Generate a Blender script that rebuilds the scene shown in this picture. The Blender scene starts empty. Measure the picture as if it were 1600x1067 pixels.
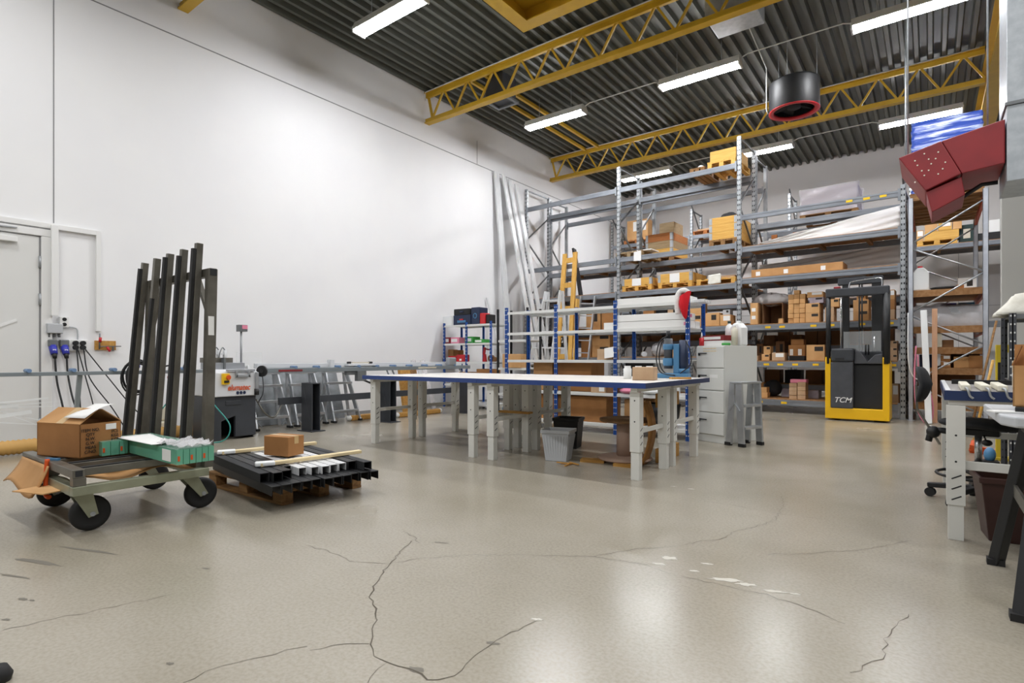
import bpy, bmesh, math, random
from mathutils import Matrix, Vector
random.seed(7)
S = bpy.context.scene
COL = S.collection
R = math.radians

# ---------------------------------------------------------------- materials
def lin(h):
    h = h.lstrip('#')
    def f(c):
        c /= 255
        return c/12.92 if c <= .04045 else ((c+.055)/1.055)**2.4
    return tuple(f(int(h[i:i+2], 16)) for i in (0, 2, 4)) + (1,)

def mat(name, col, rough=.5, metal=0, col2=None, scale=8, stretch=(1, 1, 1), bump=0, spec=.5, emit=0, alpha=1, trans=0, contrast=(.35, .65), detail=4):
    m = bpy.data.materials.new(name); m.use_nodes = True
    nt = m.node_tree; b = nt.nodes['Principled BSDF']
    b.inputs['Base Color'].default_value = lin(col)
    b.inputs['Roughness'].default_value = rough
    b.inputs['Metallic'].default_value = metal
    b.inputs['Specular IOR Level'].default_value = spec
    b.inputs['Alpha'].default_value = alpha
    b.inputs['Transmission Weight'].default_value = trans
    if emit:
        b.inputs['Emission Color'].default_value = lin(col)
        b.inputs['Emission Strength'].default_value = emit
    if col2 or bump:
        tc = nt.nodes.new('ShaderNodeTexCoord'); mp = nt.nodes.new('ShaderNodeMapping')
        nz = nt.nodes.new('ShaderNodeTexNoise')
        mp.inputs['Scale'].default_value = stretch
        nz.inputs['Scale'].default_value = scale; nz.inputs['Detail'].default_value = detail
        nt.links.new(tc.outputs['Object'], mp.inputs[0]); nt.links.new(mp.outputs[0], nz.inputs['Vector'])
        if col2:
            cr = nt.nodes.new('ShaderNodeValToRGB')
            cr.color_ramp.elements[0].position, cr.color_ramp.elements[1].position = contrast
            cr.color_ramp.elements[0].color = lin(col); cr.color_ramp.elements[1].color = lin(col2)
            nt.links.new(nz.outputs['Fac'], cr.inputs[0]); nt.links.new(cr.outputs[0], b.inputs['Base Color'])
        if bump:
            bp = nt.nodes.new('ShaderNodeBump'); bp.inputs['Strength'].default_value = bump
            bp.inputs['Distance'].default_value = .02
            nt.links.new(nz.outputs['Fac'], bp.inputs['Height']); nt.links.new(bp.outputs[0], b.inputs['Normal'])
    return m

M = {}
def dm(k, *a, **kw): M[k] = mat(k, *a, **kw)
dm('wall', '#efeff0', .75, col2='#ececee', scale=1.2)
dm('wallshaded', '#d3d0ce', .8, col2='#cfccca', scale=1)  # same white as the left wall, greyed to look less lit
dm('wallfar', '#8f8f8d', .8)
dm('seam', '#8d8d8f', .8)
dm('ceil', '#5f6159', .5, metal=.15, col2='#54564f', scale=5, stretch=(3, .3, 1))
dm('yellow', '#cfa62c', .45, col2='#c49c27', scale=4)
dm('galv', '#b4b8bb', .42, metal=.45, col2='#9b9fa3', scale=9)
dm('galvlight', '#c6cbd4', .42, metal=.25, col2='#b5bac4', scale=7)
dm('galvdark', '#7f8385', .45, metal=.5, col2='#6c6f72', scale=9)
dm('beam', '#8f949b', .45, metal=.35, col2='#7e838a', scale=7, stretch=(.4, 1, 1))
dm('duct', '#b4babf', .4, metal=.35, col2='#a4aab0', scale=12)
dm('hole', '#26282b', .8)
dm('white', '#e9e9e8', .5)
dm('doorgrey', '#dddddb', .5)
dm('shelfwhite', '#dedfdd', .45)
dm('lampwhite', '#d7d8d5', .5)
dm('tube', '#fbfcff', .4, emit=1)
dm('blue', '#1f4f9e', .4)
dm('bluedark', '#22345c', .4)
dm('edgeblue', '#2d4684', .4)
dm('bench', '#d9d9d4', .5)
dm('benchtop', '#dfdcd6', .35)
dm('black', '#17181a', .5)
dm('blackmat', '#232427', .75)
dm('rubber', '#1b1b1c', .7)
dm('anthracite', '#3b3e44', .5, col2='#33363b', scale=5)
dm('truckgrey', '#4a4c52', .55, col2='#43454a', scale=9)
dm('truckyellow', '#f2bd10', .35)
dm('ochre', '#e8b90f', .4)
dm('red', '#c3232b', .45)
dm('heater', '#8e2429', .42, col2='#7d1f25', scale=3)
dm('orange', '#d9571e', .5)
dm('green', '#3f9e45', .5)
dm('teal', '#2f8f86', .4)
dm('card', '#c29462', .85, col2='#b58755', scale=5)
dm('card2', '#a97746', .85, col2='#9a6a3c', scale=4)
dm('card3', '#d2a572', .85, col2='#c79964', scale=5)
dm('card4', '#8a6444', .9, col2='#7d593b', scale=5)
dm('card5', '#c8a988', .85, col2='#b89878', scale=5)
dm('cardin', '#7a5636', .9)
dm('tape', '#c7a878', .3)
dm('paper', '#ececea', .7)
dm('print', '#2b2622', .7)
dm('printgrey', '#77726c', .7)
dm('wood', '#c8994f', .7, col2='#b5813a', scale=3, stretch=(1, 14, 14))
dm('woody', '#dcae5a', .65, col2='#cf9c45', scale=3, stretch=(1, 14, 14))
dm('woodv', '#dcae5a', .65, col2='#cb9944', scale=3, stretch=(14, 14, 1))
dm('woodold', '#9c7548', .8, col2='#7d5a35', scale=3, stretch=(1, 12, 12))
dm('woodgrey', '#a8916f', .8, col2='#8d7757', scale=3, stretch=(1, 12, 12))
dm('woodred', '#b6743c', .75, col2='#9c5d2c', scale=3, stretch=(1, 12, 12))
dm('plywood', '#b07f45', .7, col2='#9e6f3a', scale=3, stretch=(6, 6, 1))
dm('chip', '#a97f55', .8, col2='#94693f', scale=20)
dm('batten', '#e5d3ac', .7, col2='#d8c394', scale=3, stretch=(10, 1, 10))
dm('pinkwood', '#d8ab8b', .7, col2='#cd9d7b', scale=3, stretch=(12, 12, 1))
dm('alu', '#c3c6c9', .35, metal=.7, col2='#b0b3b7', scale=6)
dm('aluwhite', '#dfe0e1', .45, metal=.1, col2='#cfd1d3', scale=5, stretch=(8, 8, .6))
dm('chrome', '#cfd2d6', .2, metal=.9)
dm('steel', '#7f7c74', .4, metal=.6, col2='#67645c', scale=6, stretch=(1, 1, 1))
dm('zinc', '#a8ab95', .4, metal=.45, col2='#8d907c', scale=5)
dm('filecab', '#d9dad6', .5)
dm('saw', '#d5d7da', .45)
dm('sawgrey', '#a3a6aa', .4, metal=.4)
dm('rail', '#8e979c', .4, metal=.4)
dm('roller', '#6f8bb0', .5)
dm('hose', '#cfa25c', .6)
dm('plasticwhite', '#eef0f0', .4)
dm('plasticgrey', '#b9bcc0', .5)
dm('plasticbrown', '#3d231f', .45)
dm('cream', '#e4e0cf', .5)
dm('pink', '#e58aa5', .5)
dm('lilac', '#91868f', .55, col2='#a79ba5', scale=6)
dm('tarpblue', '#4a7fa8', .5)
dm('navy', '#1d2c4a', .5)
dm('lampblue', '#3a3fae', .4)
dm('redfelt', '#cf1324', .9)
dm('fluff', '#f3f1ef', .95, col2='#e4e1de', scale=60, bump=.6)
dm('cloth', '#e6e4da', .9, col2='#dad7cb', scale=14, bump=.3)
dm('film', '#d9d6d2', .25, col2='#efedeb', scale=3, stretch=(.5, 1, 4), bump=.4)
dm('wrap', '#e6e3e6', .12, alpha=.38, bump=.8, scale=9)
dm('bluewrap', '#2e4fae', .3, col2='#b9c6e6', scale=4, stretch=(.6, 1, 6), bump=.4, contrast=(.52, .62))
dm('glassgreen', '#7cc7aa', .12, alpha=.7)
dm('glasstop', '#9dc4b2', .08, alpha=.55)
dm('clear', '#eef2f2', .1, alpha=.18)
dm('drumbrown', '#8a6a48', .8, col2='#76583a', scale=16)
dm('drumcore', '#b59a8a', .7)
dm('copperwrap', '#b5826a', .35)
dm('sign', '#f0c21a', .5)
dm('crack', '#5a5348', .9)
dm('scuff', '#c6c2b7', .7)
dm('stain', '#6f6a60', .6)
dm('beige', '#cfc7b4', .6)
dm('mattop', '#8d8a88', .6)
dm('partition', '#b9b9b5', .8)
dm('orangebeam', '#b8481f', .45)
dm('greencase', '#15302c', .5)
dm('limeyellow', '#cfb52e', .5)

def floor_mat():
    m = bpy.data.materials.new('concrete'); m.use_nodes = True
    nt = m.node_tree; b = nt.nodes['Principled BSDF']; N = nt.nodes.new; K = nt.links.new
    tc = N('ShaderNodeTexCoord')
    n1 = N('ShaderNodeTexNoise'); n1.inputs['Scale'].default_value = .7; n1.inputs['Detail'].default_value = 8
    n2 = N('ShaderNodeTexNoise'); n2.inputs['Scale'].default_value = 70; n2.inputs['Detail'].default_value = 6
    K(tc.outputs['Object'], n1.inputs[0]); K(tc.outputs['Object'], n2.inputs[0])
    c1 = N('ShaderNodeValToRGB'); e = c1.color_ramp.elements
    e[0].position = .3; e[1].position = .72; e[0].color = lin('#948d7d'); e[1].color = lin('#aaa498')
    K(n1.outputs['Fac'], c1.inputs[0])
    c2 = N('ShaderNodeValToRGB'); e = c2.color_ramp.elements
    e[0].position = .3; e[1].position = .6; e[0].color = lin('#ebe9e5'); e[1].color = (1, 1, 1, 1)
    K(n2.outputs['Fac'], c2.inputs[0])
    mx = N('ShaderNodeMix'); mx.data_type = 'RGBA'; mx.blend_type = 'MULTIPLY'; mx.inputs[0].default_value = .9
    K(c1.outputs[0], mx.inputs[6]); K(c2.outputs[0], mx.inputs[7])
    K(mx.outputs[2], b.inputs['Base Color'])
    mr = N('ShaderNodeMapRange'); mr.inputs[3].default_value = .14; mr.inputs[4].default_value = .34
    K(n1.outputs['Fac'], mr.inputs[0]); K(mr.outputs[0], b.inputs['Roughness'])
    bp = N('ShaderNodeBump'); bp.inputs['Strength'].default_value = .02; bp.inputs['Distance'].default_value = .01
    K(n2.outputs['Fac'], bp.inputs['Height']); K(bp.outputs[0], b.inputs['Normal'])
    return m
M['concrete'] = floor_mat()

# ---------------------------------------------------------------- mesh builder
class MB:
    def __init__(s, X=None): s.v = []; s.f = []; s.i = []; s.s = []; s.X = X or Matrix()
    def add(s, vs, fs, m=0, sm=False):
        n = len(s.v); s.v += [s.X @ Vector(v) for v in vs]
        for f in fs: s.f.append([n+k for k in f]); s.i.append(m); s.s.append(sm)
        return s
    def box(s, x0, x1, y0, y1, z0, z1, m=0):
        return s.add([(x, y, z) for z in (z0, z1) for y in (y0, y1) for x in (x0, x1)],
                     [(0, 2, 3, 1), (4, 5, 7, 6), (0, 1, 5, 4), (2, 6, 7, 3), (0, 4, 6, 2), (1, 3, 7, 5)], m)
    def cbox(s, c, d, m=0):
        return s.box(c[0]-d[0]/2, c[0]+d[0]/2, c[1]-d[1]/2, c[1]+d[1]/2, c[2]-d[2]/2, c[2]+d[2]/2, m)
    def bar(s, p, q, w, h=None, m=0, up=(0, 0, 1)):
        p = Vector(p); q = Vector(q); h = h or w; d = (q-p).normalized(); u = Vector(up)
        if abs(d.dot(u)) > .98: u = Vector((0, 1, 0))
        a = d.cross(u).normalized()*w/2; b = a.cross(d).normalized()*h/2
        return s.add([p-a-b, p+a-b, p+a+b, p-a+b, q-a-b, q+a-b, q+a+b, q-a+b],
                     [(0, 1, 2, 3), (4, 5, 6, 7), (0, 1, 5, 4), (1, 2, 6, 5), (2, 3, 7, 6), (3, 0, 4, 7)], m)
    def tube(s, pts, r, n=8, m=0, rf=None):
        pts = [Vector(p) for p in pts]; vs = []; fs = []
        a = None
        for k, p in enumerate(pts):
            d = (pts[min(k+1, len(pts)-1)]-pts[max(k-1, 0)]).normalized()
            if a is None:
                a = d.cross(Vector((0, 0, 1)))
                if a.length < .05: a = d.cross(Vector((0, 1, 0)))
            a = (a - d*a.dot(d)).normalized(); b = d.cross(a)
            rr = rf(k) if rf else r
            vs += [p+(a*math.cos(2*math.pi*j/n)+b*math.sin(2*math.pi*j/n))*rr for j in range(n)]
        for k in range(len(pts)-1):
            for j in range(n): fs.append((k*n+j, k*n+(j+1) % n, (k+1)*n+(j+1) % n, (k+1)*n+j))
        s.add(vs, fs, m, True)
        e = (len(pts)-1)*n
        s.add([vs[j] for j in range(n)], [tuple(range(n))], m); s.add([vs[e+j] for j in range(n)], [tuple(range(n))], m)
        return s
    def cyl(s, p, q, r, r2=None, n=16, m=0):
        r2 = r if r2 is None else r2
        return s.tube([p, q], r, n, m, rf=lambda k: (r, r2)[k])
    def lathe(s, prof, c=(0, 0, 0), n=24, m=0, sm=True):
        vs = [(c[0]+r*math.cos(2*math.pi*j/n), c[1]+r*math.sin(2*math.pi*j/n), c[2]+z) for r, z in prof for j in range(n)]
        fs = [(k*n+j, k*n+(j+1) % n, (k+1)*n+(j+1) % n, (k+1)*n+j) for k in range(len(prof)-1) for j in range(n)]
        return s.add(vs, fs, m, sm)
    def prism(s, poly, ax, a, b, m=0):
        def P(p, w): return {'x': (w, p[0], p[1]), 'y': (p[0], w, p[1]), 'z': (p[0], p[1], w)}[ax]
        n = len(poly)
        return s.add([P(p, a) for p in poly]+[P(p, b) for p in poly],
                     [tuple(range(n)), tuple(range(n, 2*n))]+[(k, (k+1) % n, n+(k+1) % n, n+k) for k in range(n)], m)
    def grid(s, nx, ny, fn, m=0, sm=True):
        vs = [fn(i/nx, j/ny) for j in range(ny+1) for i in range(nx+1)]
        return s.add(vs, [(j*(nx+1)+i, j*(nx+1)+i+1, (j+1)*(nx+1)+i+1, (j+1)*(nx+1)+i) for j in range(ny) for i in range(nx)], m, sm)
    def ball(s, c, r, n=16, m=0, fn=None):
        rx, ry, rz = r if isinstance(r, (tuple, list)) else (r, r, r); k = n//2
        def f(u, v):
            a = 2*math.pi*u; b = math.pi*(v-.5); w = fn(u, v) if fn else 1
            return (c[0]+rx*w*math.cos(a)*math.cos(b), c[1]+ry*w*math.sin(a)*math.cos(b), c[2]+rz*w*math.sin(b))
        return s.grid(n, k, f, m)
    def build(s, name, mats, parent=None, bev=0, seg=2, solid=0, off=None):
        me = bpy.data.meshes.new(name)
        me.from_pydata([tuple(v-off) if off else tuple(v) for v in s.v], [], s.f)
        for mm in (mats if isinstance(mats, (list, tuple)) else [mats]): me.materials.append(M[mm] if isinstance(mm, str) else mm)
        me.polygons.foreach_set('material_index', s.i); me.polygons.foreach_set('use_smooth', s.s)
        bm = bmesh.new(); bm.from_mesh(me)
        bmesh.ops.remove_doubles(bm, verts=bm.verts, dist=1e-5)
        bmesh.ops.recalc_face_normals(bm, faces=bm.faces); bm.to_mesh(me); bm.free()
        o = bpy.data.objects.new(name, me); COL.objects.link(o)
        if parent: o.parent = parent
        if solid:
            k = o.modifiers.new('thick', 'SOLIDIFY'); k.thickness = solid
        if bev:
            k = o.modifiers.new('bevel', 'BEVEL'); k.width = bev; k.segments = seg; k.limit_method = 'ANGLE'; k.angle_limit = R(40)
        return o

INV = {}
def tag(o, label, cat, group=None):
    o['label'] = label; o['category'] = cat
    if group: o['group'] = group
    return o
def thing(name, label, cat, loc=(0, 0, 0), rz=0, group=None):
    o = bpy.data.objects.new(name, None); COL.objects.link(o)
    o.empty_display_size = .1
    o.location = loc; o.rotation_euler = (0, 0, rz)
    INV[o.name] = (Matrix.Translation(loc) @ Matrix.Rotation(rz, 4, 'Z')).inverted()
    return tag(o, label, cat, group)
def W(t): return MB(INV[t.name])          # builder that takes room coordinates for a part of t
def solo(mb, name, mats, label, cat, loc=None, rz=0, group=None, bev=0, seg=2, solid=0):
    off = None
    if loc is None:                        # mesh given in room coordinates: origin at its base
        xs = [v.x for v in mb.v]; ys = [v.y for v in mb.v]; zs = [v.z for v in mb.v]
        loc = Vector(((min(xs)+max(xs))/2, (min(ys)+max(ys))/2, min(zs))); off = loc
    o = mb.build(name, mats, None, bev, seg, solid, off)
    o.location = loc; o.rotation_euler = (0, 0, rz)
    INV[o.name] = (Matrix.Translation(loc) @ Matrix.Rotation(rz, 4, 'Z')).inverted()
    return tag(o, label, cat, group)
def struct(mb, name, mats, parent=None, bev=0):
    o = mb.build(name, mats, parent, bev); o['kind'] = 'structure'
    return o
def kids(o): return [c for c in bpy.data.objects if c.parent == o]
def dup(o, loc=None, rz=None, label=None, group=None, parent=None):
    c = o.copy(); COL.objects.link(c)
    if parent: c.parent = parent
    for k in kids(o): dup(k, parent=c)
    if loc is not None: c.location = loc
    if rz is not None: c.rotation_euler = (0, 0, rz)
    if label: c['label'] = label
    if group: c['group'] = group
    return c
def text(name, body, size, origin, xdir, ydir, m, parent, shear=0, bold=0, inv=None):
    cu = bpy.data.curves.new(name, 'FONT'); cu.body = body; cu.size = size; cu.extrude = .0008; cu.shear = shear; cu.offset = bold
    cu.align_x = 'CENTER'; cu.align_y = 'CENTER'
    tmp = bpy.data.objects.new(name, cu); COL.objects.link(tmp)
    bpy.context.view_layer.update()
    me = bpy.data.meshes.new_from_object(tmp)
    bpy.data.objects.remove(tmp)
    x = Vector(xdir).normalized(); y = Vector(ydir).normalized(); z = x.cross(y)
    T = Matrix(((x.x, y.x, z.x, origin[0]), (x.y, y.y, z.y, origin[1]), (x.z, y.z, z.z, origin[2]), (0, 0, 0, 1)))
    if inv is not None: T = inv @ T
    me.transform(T); me.materials.clear(); me.materials.append(M[m])
    o = bpy.data.objects.new(name, me); COL.objects.link(o); o.parent = parent
    return o
def arc(pts, n=8):                         # smooth path through points (Catmull-Rom)
    P = [Vector(p) for p in pts]; P = [P[0]*2-P[1]]+P+[P[-1]*2-P[-2]]; out = []
    for k in range(1, len(P)-2):
        for j in range(n):
            t = j/n; a, b, c, d = P[k-1:k+3]
            out.append(.5*((2*b)+(c-a)*t+(2*a-5*b+4*c-d)*t*t+(3*b-3*c+d-a)*t**3))
    return out+[P[-2]]

# ---------------------------------------------------------------- camera
cam = bpy.data.objects.new('camera', bpy.data.cameras.new('camera')); COL.objects.link(cam)
cam.location = (0, 0, 1.04); cam.rotation_euler = (R(90), 0, R(36.975))
cam.data.sensor_width = 36; cam.data.lens = 870/1600*36; cam.data.shift_y = 26.5/1600
cam.data.clip_start = .05
S.camera = cam

# ---------------------------------------------------------------- the room
XL, XR, YF, YB, ZC = -8.6, 6.0, -5.0, 18.1, 6.69
fl = struct(MB().box(XL-.2, XR+.2, YF-.2, YB+.2, -.2, 0), 'floor', 'concrete')
wl = struct(MB().box(XL-.2, XL, YF-.2, YB+.2, 0, 6.9), 'wall_left', 'wall')
wb = struct(MB().box(XL, XR, YB, YB+.2, 0, 6.9), 'wall_back', 'wallshaded')
struct(MB().box(XR, XR+.2, YF-.2, YB+.2, 0, 6.9), 'wall_right', 'wallfar')
struct(MB().box(XL, XR, YF-.2, YF, 0, 6.9), 'wall_front', 'wallfar')
b = MB(); x = XL+.06; vs = []
while x < XR:
    vs += [(x-.052, 6.775), (x-.03, ZC), (x+.03, ZC), (x+.052, 6.775)]; x += .203
vs = [(XL, 6.775)]+vs+[(XR, 6.775)]; n = len(vs)
b.add([(p[0], YF, p[1]) for p in vs]+[(p[0], YB, p[1]) for p in vs], [(k, k+1, n+k+1, n+k) for k in range(n-1)])
b.box(XL, XR, YF, YB, 6.85, 6.9)
struct(b, 'ceiling', 'ceil')
# panel joints and floor-level trims
struct(MB().box(XL, XL+.006, YF, YB, 5.628, 5.642), 'trim_1', 'seam')
struct(MB().box(XL, XL+.005, 2.07, 2.08, 2.7, 5.63), 'trim_2', 'seam')
struct(MB().box(XL, XL+.004, 10.04, 10.047, 5.64, 6.2), 'trim_3', 'seam')
struct(MB().box(XL, XL+.008, 2.1, YB, 0, .05), 'baseboard_left', 'seam')
struct(MB().box(XL, XR, YB-.01, YB, 0, .08), 'baseboard_back', 'seam')
struct(MB().box(XL, XR, YB-.006, YB, 2.35, 2.36).box(.55, .558, YB-.006, YB, 0, 5), 'trim_4', 'seam')
# door in the left wall
t = MB().box(XL, XL+.03, .95, 1.93, .01, 2.5)
door = struct(t, 'door_1', 'doorgrey', bev=.004)
struct(MB().box(XL, XL+.05, 1.945, 2.05, 0, 2.512), 'trim_5', 'white', bev=.004)
struct(MB().box(XL, XL+.05, .85, 2.05, 2.515, 2.6), 'trim_8', 'white', bev=.004)
struct(MB().box(XL+.028, XL+.034, 1.93, 1.945, 0, 2.5), 'trim_6', 'seam')
for z in (.25, 1.75, 2.2): struct(MB().cyl((XL+.04, 1.935, z-.07), (XL+.04, 1.935, z+.07), .014, n=10), 'hinge', 'sawgrey', door)
cl = MB().box(XL+.03, XL+.09, 1.2, 1.72, 2.40, 2.46); struct(cl, 'door_closer', 'white', door, .005)
struct(MB().bar((XL+.075, 1.55, 2.47), (XL+.075, 1.2, 2.55), .025, .012).bar((XL+.075, 1.2, 2.55), (XL+.06, 1.72, 2.57), .025, .012), 'closer_arm', 'sawgrey', door)
struct(MB().bar((XL+.034, 1.25, 1.25), (XL+.034, 1.72, 1.49), .012, .03), 'push_strip', 'white', door)
# cracks, stains and paint marks in the slab
def fpoly(pts, w, name, m, z=.0012, jit=0):
    b = MB(); P = []
    for k in range(len(pts)-1):
        a = Vector(pts[k]); c = Vector(pts[k+1]); n = max(1, int((c-a).length/.035))
        P += [a+(c-a)*j/n+Vector((random.uniform(-jit, jit), random.uniform(-jit, jit))) for j in range(n)]
    P.append(Vector(pts[-1])); vs = []
    for k, p in enumerate(P):
        d = (P[min(k+1, len(P)-1)]-P[max(k-1, 0)]).normalized(); q = Vector((-d.y, d.x))*w*random.uniform(.35, 1.1)/2
        vs += [(p.x+q.x, p.y+q.y, z), (p.x-q.x, p.y-q.y, z)]
    b.add(vs, [(2*k, 2*k+1, 2*k+3, 2*k+2) for k in range(len(P)-1)])
    return struct(b, name, m, fl)
def blob(c, rx, ry, a, name, m):
    n = 18; rr = [random.uniform(.55, 1.1) for _ in range(n)]
    vs = [(c[0]+rx*rr[k]*math.cos(2*math.pi*k/n)*math.cos(a)-ry*rr[k]*math.sin(2*math.pi*k/n)*math.sin(a),
           c[1]+rx*rr[k]*math.cos(2*math.pi*k/n)*math.sin(a)+ry*rr[k]*math.sin(2*math.pi*k/n)*math.cos(a), .001) for k in range(n)]
    return struct(MB().add(vs, [tuple(range(n))]), name, m, fl)
for pts, w in [([(-2.361, 2.196), (-2.192, 1.878), (-2.072, 1.713), (-1.954, 1.566), (-1.842, 1.502), (-1.757, 1.44), (-1.705, 1.381), (-1.637, 1.312), (-1.556, 1.264), (-1.492, 1.256), (-1.39, 1.279), (-1.3, 1.273)], 0.016), ([(-1.3, 1.273), (-1.256, 1.338), (-1.264, 1.458), (-1.273, 1.575), (-1.266, 1.681), (-1.248, 1.836)], 0.009), ([(-1.769, 1.141), (-1.73, 1.22), (-1.636, 1.308)], 0.006), ([(-1.492, 1.256), (-1.442, 1.148)], 0.008), ([(-2.205, 1.868), (-2.124, 2.02), (-1.969, 2.195), (-1.773, 2.355), (-1.492, 2.542), (-1.412, 2.59), (-1.296, 2.824), (-1.141, 2.98), (-1.049, 3.184), (-0.974, 3.254), (-0.947, 3.451), (-0.847, 3.718), (-0.801, 3.891), (-0.831, 4.299), (-0.9, 4.59)], 0.008), ([(-2.765, 1.784), (-2.617, 1.805), (-2.372, 1.787), (-2.2, 1.872)], 0.005), ([(-1.412, 2.59), (-1.181, 2.65), (-0.965, 2.604), (-0.761, 2.618), (-0.573, 2.63), (-0.442, 2.609), (-0.27, 2.526)], 0.006), ([(-1.323, 4.083), (-1.056, 4.086), (-0.803, 4.056), (-0.563, 4.089)], 0.005), ([(-0.692, 3.18), (-0.518, 3.324), (-0.318, 3.535), (-0.102, 3.897)], 0.004), ([(-0.212, 2.152), (-0.141, 2.303), (-0.132, 2.474), (-0.073, 2.777)], 0.004), ([(-2.844, 0.523), (-2.773, 0.744), (-2.683, 1.041)], 0.003), ([(-1.926, 0.784), (-1.913, 0.919), (-1.8, 1.161)], 0.004), ([(-2.539, 2.283), (-2.421, 2.251), (-2.308, 2.195)], 0.004)]:
    fpoly(pts, max(w*.42, .0032), 'crack', 'crack', jit=.011)
for c, rx, ry, m in [((-1.092, 2.808), 0.05, 0.03, 'scuff'), ((-1.1, 2.7), 0.04, 0.015, 'scuff'), ((-0.768, 2.695), 0.09, 0.022, 'scuff'), ((-0.683, 2.695), 0.05, 0.02, 'scuff'), ((-0.559, 2.69), 0.06, 0.014, 'scuff'), ((-0.481, 2.716), 0.03, 0.008, 'scuff'), ((-0.906, 2.846), 0.035, 0.012, 'scuff'), ((-0.926, 2.714), 0.03, 0.01, 'scuff'), ((-1.674, 4.402), 0.03, 0.008, 'scuff'), ((-1.527, 4.402), 0.035, 0.01, 'scuff'), ((-3.138, 0.65), 0.03, 0.012, 'stain'), ((-3.088, 0.671), 0.02, 0.01, 'stain'), ((-2.943, 0.56), 0.022, 0.01, 'stain'), ((-2.073, 0.814), 0.02, 0.009, 'stain'), ((-2.87, 1.292), 0.025, 0.009, 'stain'), ((-3.645, 0.817), 0.2, 0.02, 'stain'), ((-3.642, 1.033), 0.25, 0.012, 'stain'), ((-3.507, 0.691), 0.12, 0.012, 'stain'), ((-2.207, 2.271), 0.05, 0.008, 'stain'), ((-1.38, 1.292), 0.035, 0.02, 'stain'), ((-1.279, 1.582), 0.03, 0.014, 'stain'), ((-1.252, 1.833), 0.03, 0.012, 'scuff')]:
    blob(c, rx, ry, .35, 'paint_mark' if m == 'scuff' else 'floor_stain', m)

# ---------------------------------------------------------------- roof steel
def make_truss(Y, label):
    t = thing('roof_truss', label, 'roof truss', (XL, Y, 6.03), 0, 'yellow lattice trusses under the roof')
    L = 9.38
    W(t).box(XL, .78, Y-.08, Y+.08, 6.66, 6.69).box(XL, .78, Y-.03, Y+.03, 6.58, 6.66).build('top_chord', 'yellow', t, .004)
    W(t).box(XL, .78, Y-.07, Y+.07, 6.03, 6.06).box(XL, .78, Y-.045, Y+.045, 6.06, 6.13).build('bottom_chord', 'yellow', t, .004)
    W(t).bar((XL+.06, Y, 6.58), (XL+.17, Y, 6.13), .04).build('end_post', 'yellow', t)
    x = XL+.18
    while x < .55:
        W(t).bar((x, Y, 6.13), (x+.29, Y, 6.58), .035, .035).build('diagonal', 'yellow', t)
        W(t).bar((x+.35, Y, 6.58), (x+.62, Y, 6.13), .035, .035).build('diagonal', 'yellow', t)
        x += .66
    W(t).tube([(XL+.05, Y-.09, 6.5), (XL+.05, Y-.09, 6.67), (XL+1, Y-.09, 6.69-.012), (.7, Y-.09, 6.69-.012)], .011).build('cable', 'lampwhite', t)
    return t
t0 = make_truss(8.4, 'yellow roof truss with its left end near the leaning steel bars, nearer of the two')
dup(t0, (XL, 13.25, 6.03), 0, 'yellow roof truss passing just over the tops of the tall storage racks')
dup(t0, (XL, 3.55, 6.03), 0, 'yellow roof truss of which only the left end shows at the top left')
t = thing('roof_girder', 'yellow roof girder running along the right side behind the red heater', 'girder', (.88, YF, 6))
W(t).box(.8, 1.08, YF, YB, 5.98, 6.04).build('lower_flange', 'yellow', t)
W(t).box(.9, .96, YF, YB, 6.04, 6.66).build('web', 'yellow', t)
W(t).box(.8, 1.08, YF, YB, 6.64, 6.69).build('upper_flange', 'yellow', t)
t = thing('roof_hatch', 'yellow box frame of a roof hatch hanging under the corrugated ceiling', 'roof hatch', (-4.1, 6.3, 6.4))
for x0, x1, y0, y1 in ((-5.35, -5.25, 5.1, 7.42), (-3.0, -2.9, 5.1, 7.42), (-5.25, -3.0, 7.32, 7.42), (-5.25, -3.0, 5.1, 5.2)):
    W(t).box(x0, x1, y0, y1, 6.39, 6.69).build('side_plate', 'yellow', t)
W(t).box(-5.25, -5.12, 5.2, 7.32, 6.39, 6.41).box(-3.13, -3, 5.2, 7.32, 6.39, 6.41).box(-5.12, -3.13, 7.19, 7.32, 6.39, 6.41).box(-5.12, -3.13, 5.2, 5.33, 6.39, 6.41).build('flange', 'yellow', t)
W(t).box(-5.25, -3, 5.2, 7.32, 6.67, 6.688).build('cover_plate', 'yellow', t)
for x, lb in ((-7.06, 'right one of two thin yellow roof rails between the two trusses'), (-7.44, 'left one of two thin yellow roof rails between the two trusses')):
    solo(MB().box(x-.03, x+.03, 8.49, 13.16, 6.62, 6.688), 'roof_rail', 'yellow', lb, 'rail')
t = thing('ventilation_box', 'dark grey ventilation box on the ceiling seen through the nearer truss', 'vent', (-6.95, 8.85, 6.2))
W(t).box(-7.15, -6.72, 8.62, 9.05, 6.24, 6.688).build('housing', 'anthracite', t)
W(t).box(-7.2, -6.67, 8.57, 8.63, 6.2, 6.24).box(-7.2, -6.67, 9.04, 9.1, 6.2, 6.24).box(-7.2, -7.14, 8.63, 9.04, 6.2, 6.24).box(-6.73, -6.67, 8.63, 9.04, 6.2, 6.24).build('rim', 'galvdark', t)
t = thing('duct_box', 'light grey sheet metal duct box above the nearer truss at the top edge', 'duct', (-2.4, 8.86, 6.2))
W(t).box(-2.75, -2.05, 8.52, 9.2, 6.2, 6.68).build('housing', 'duct', t, .01)
for x in (-2.7, -2.1): W(t).box(x-.02, x+.02, 8.6, 8.64, 6.68, 6.79).build('hanger', 'galv', t)

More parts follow.
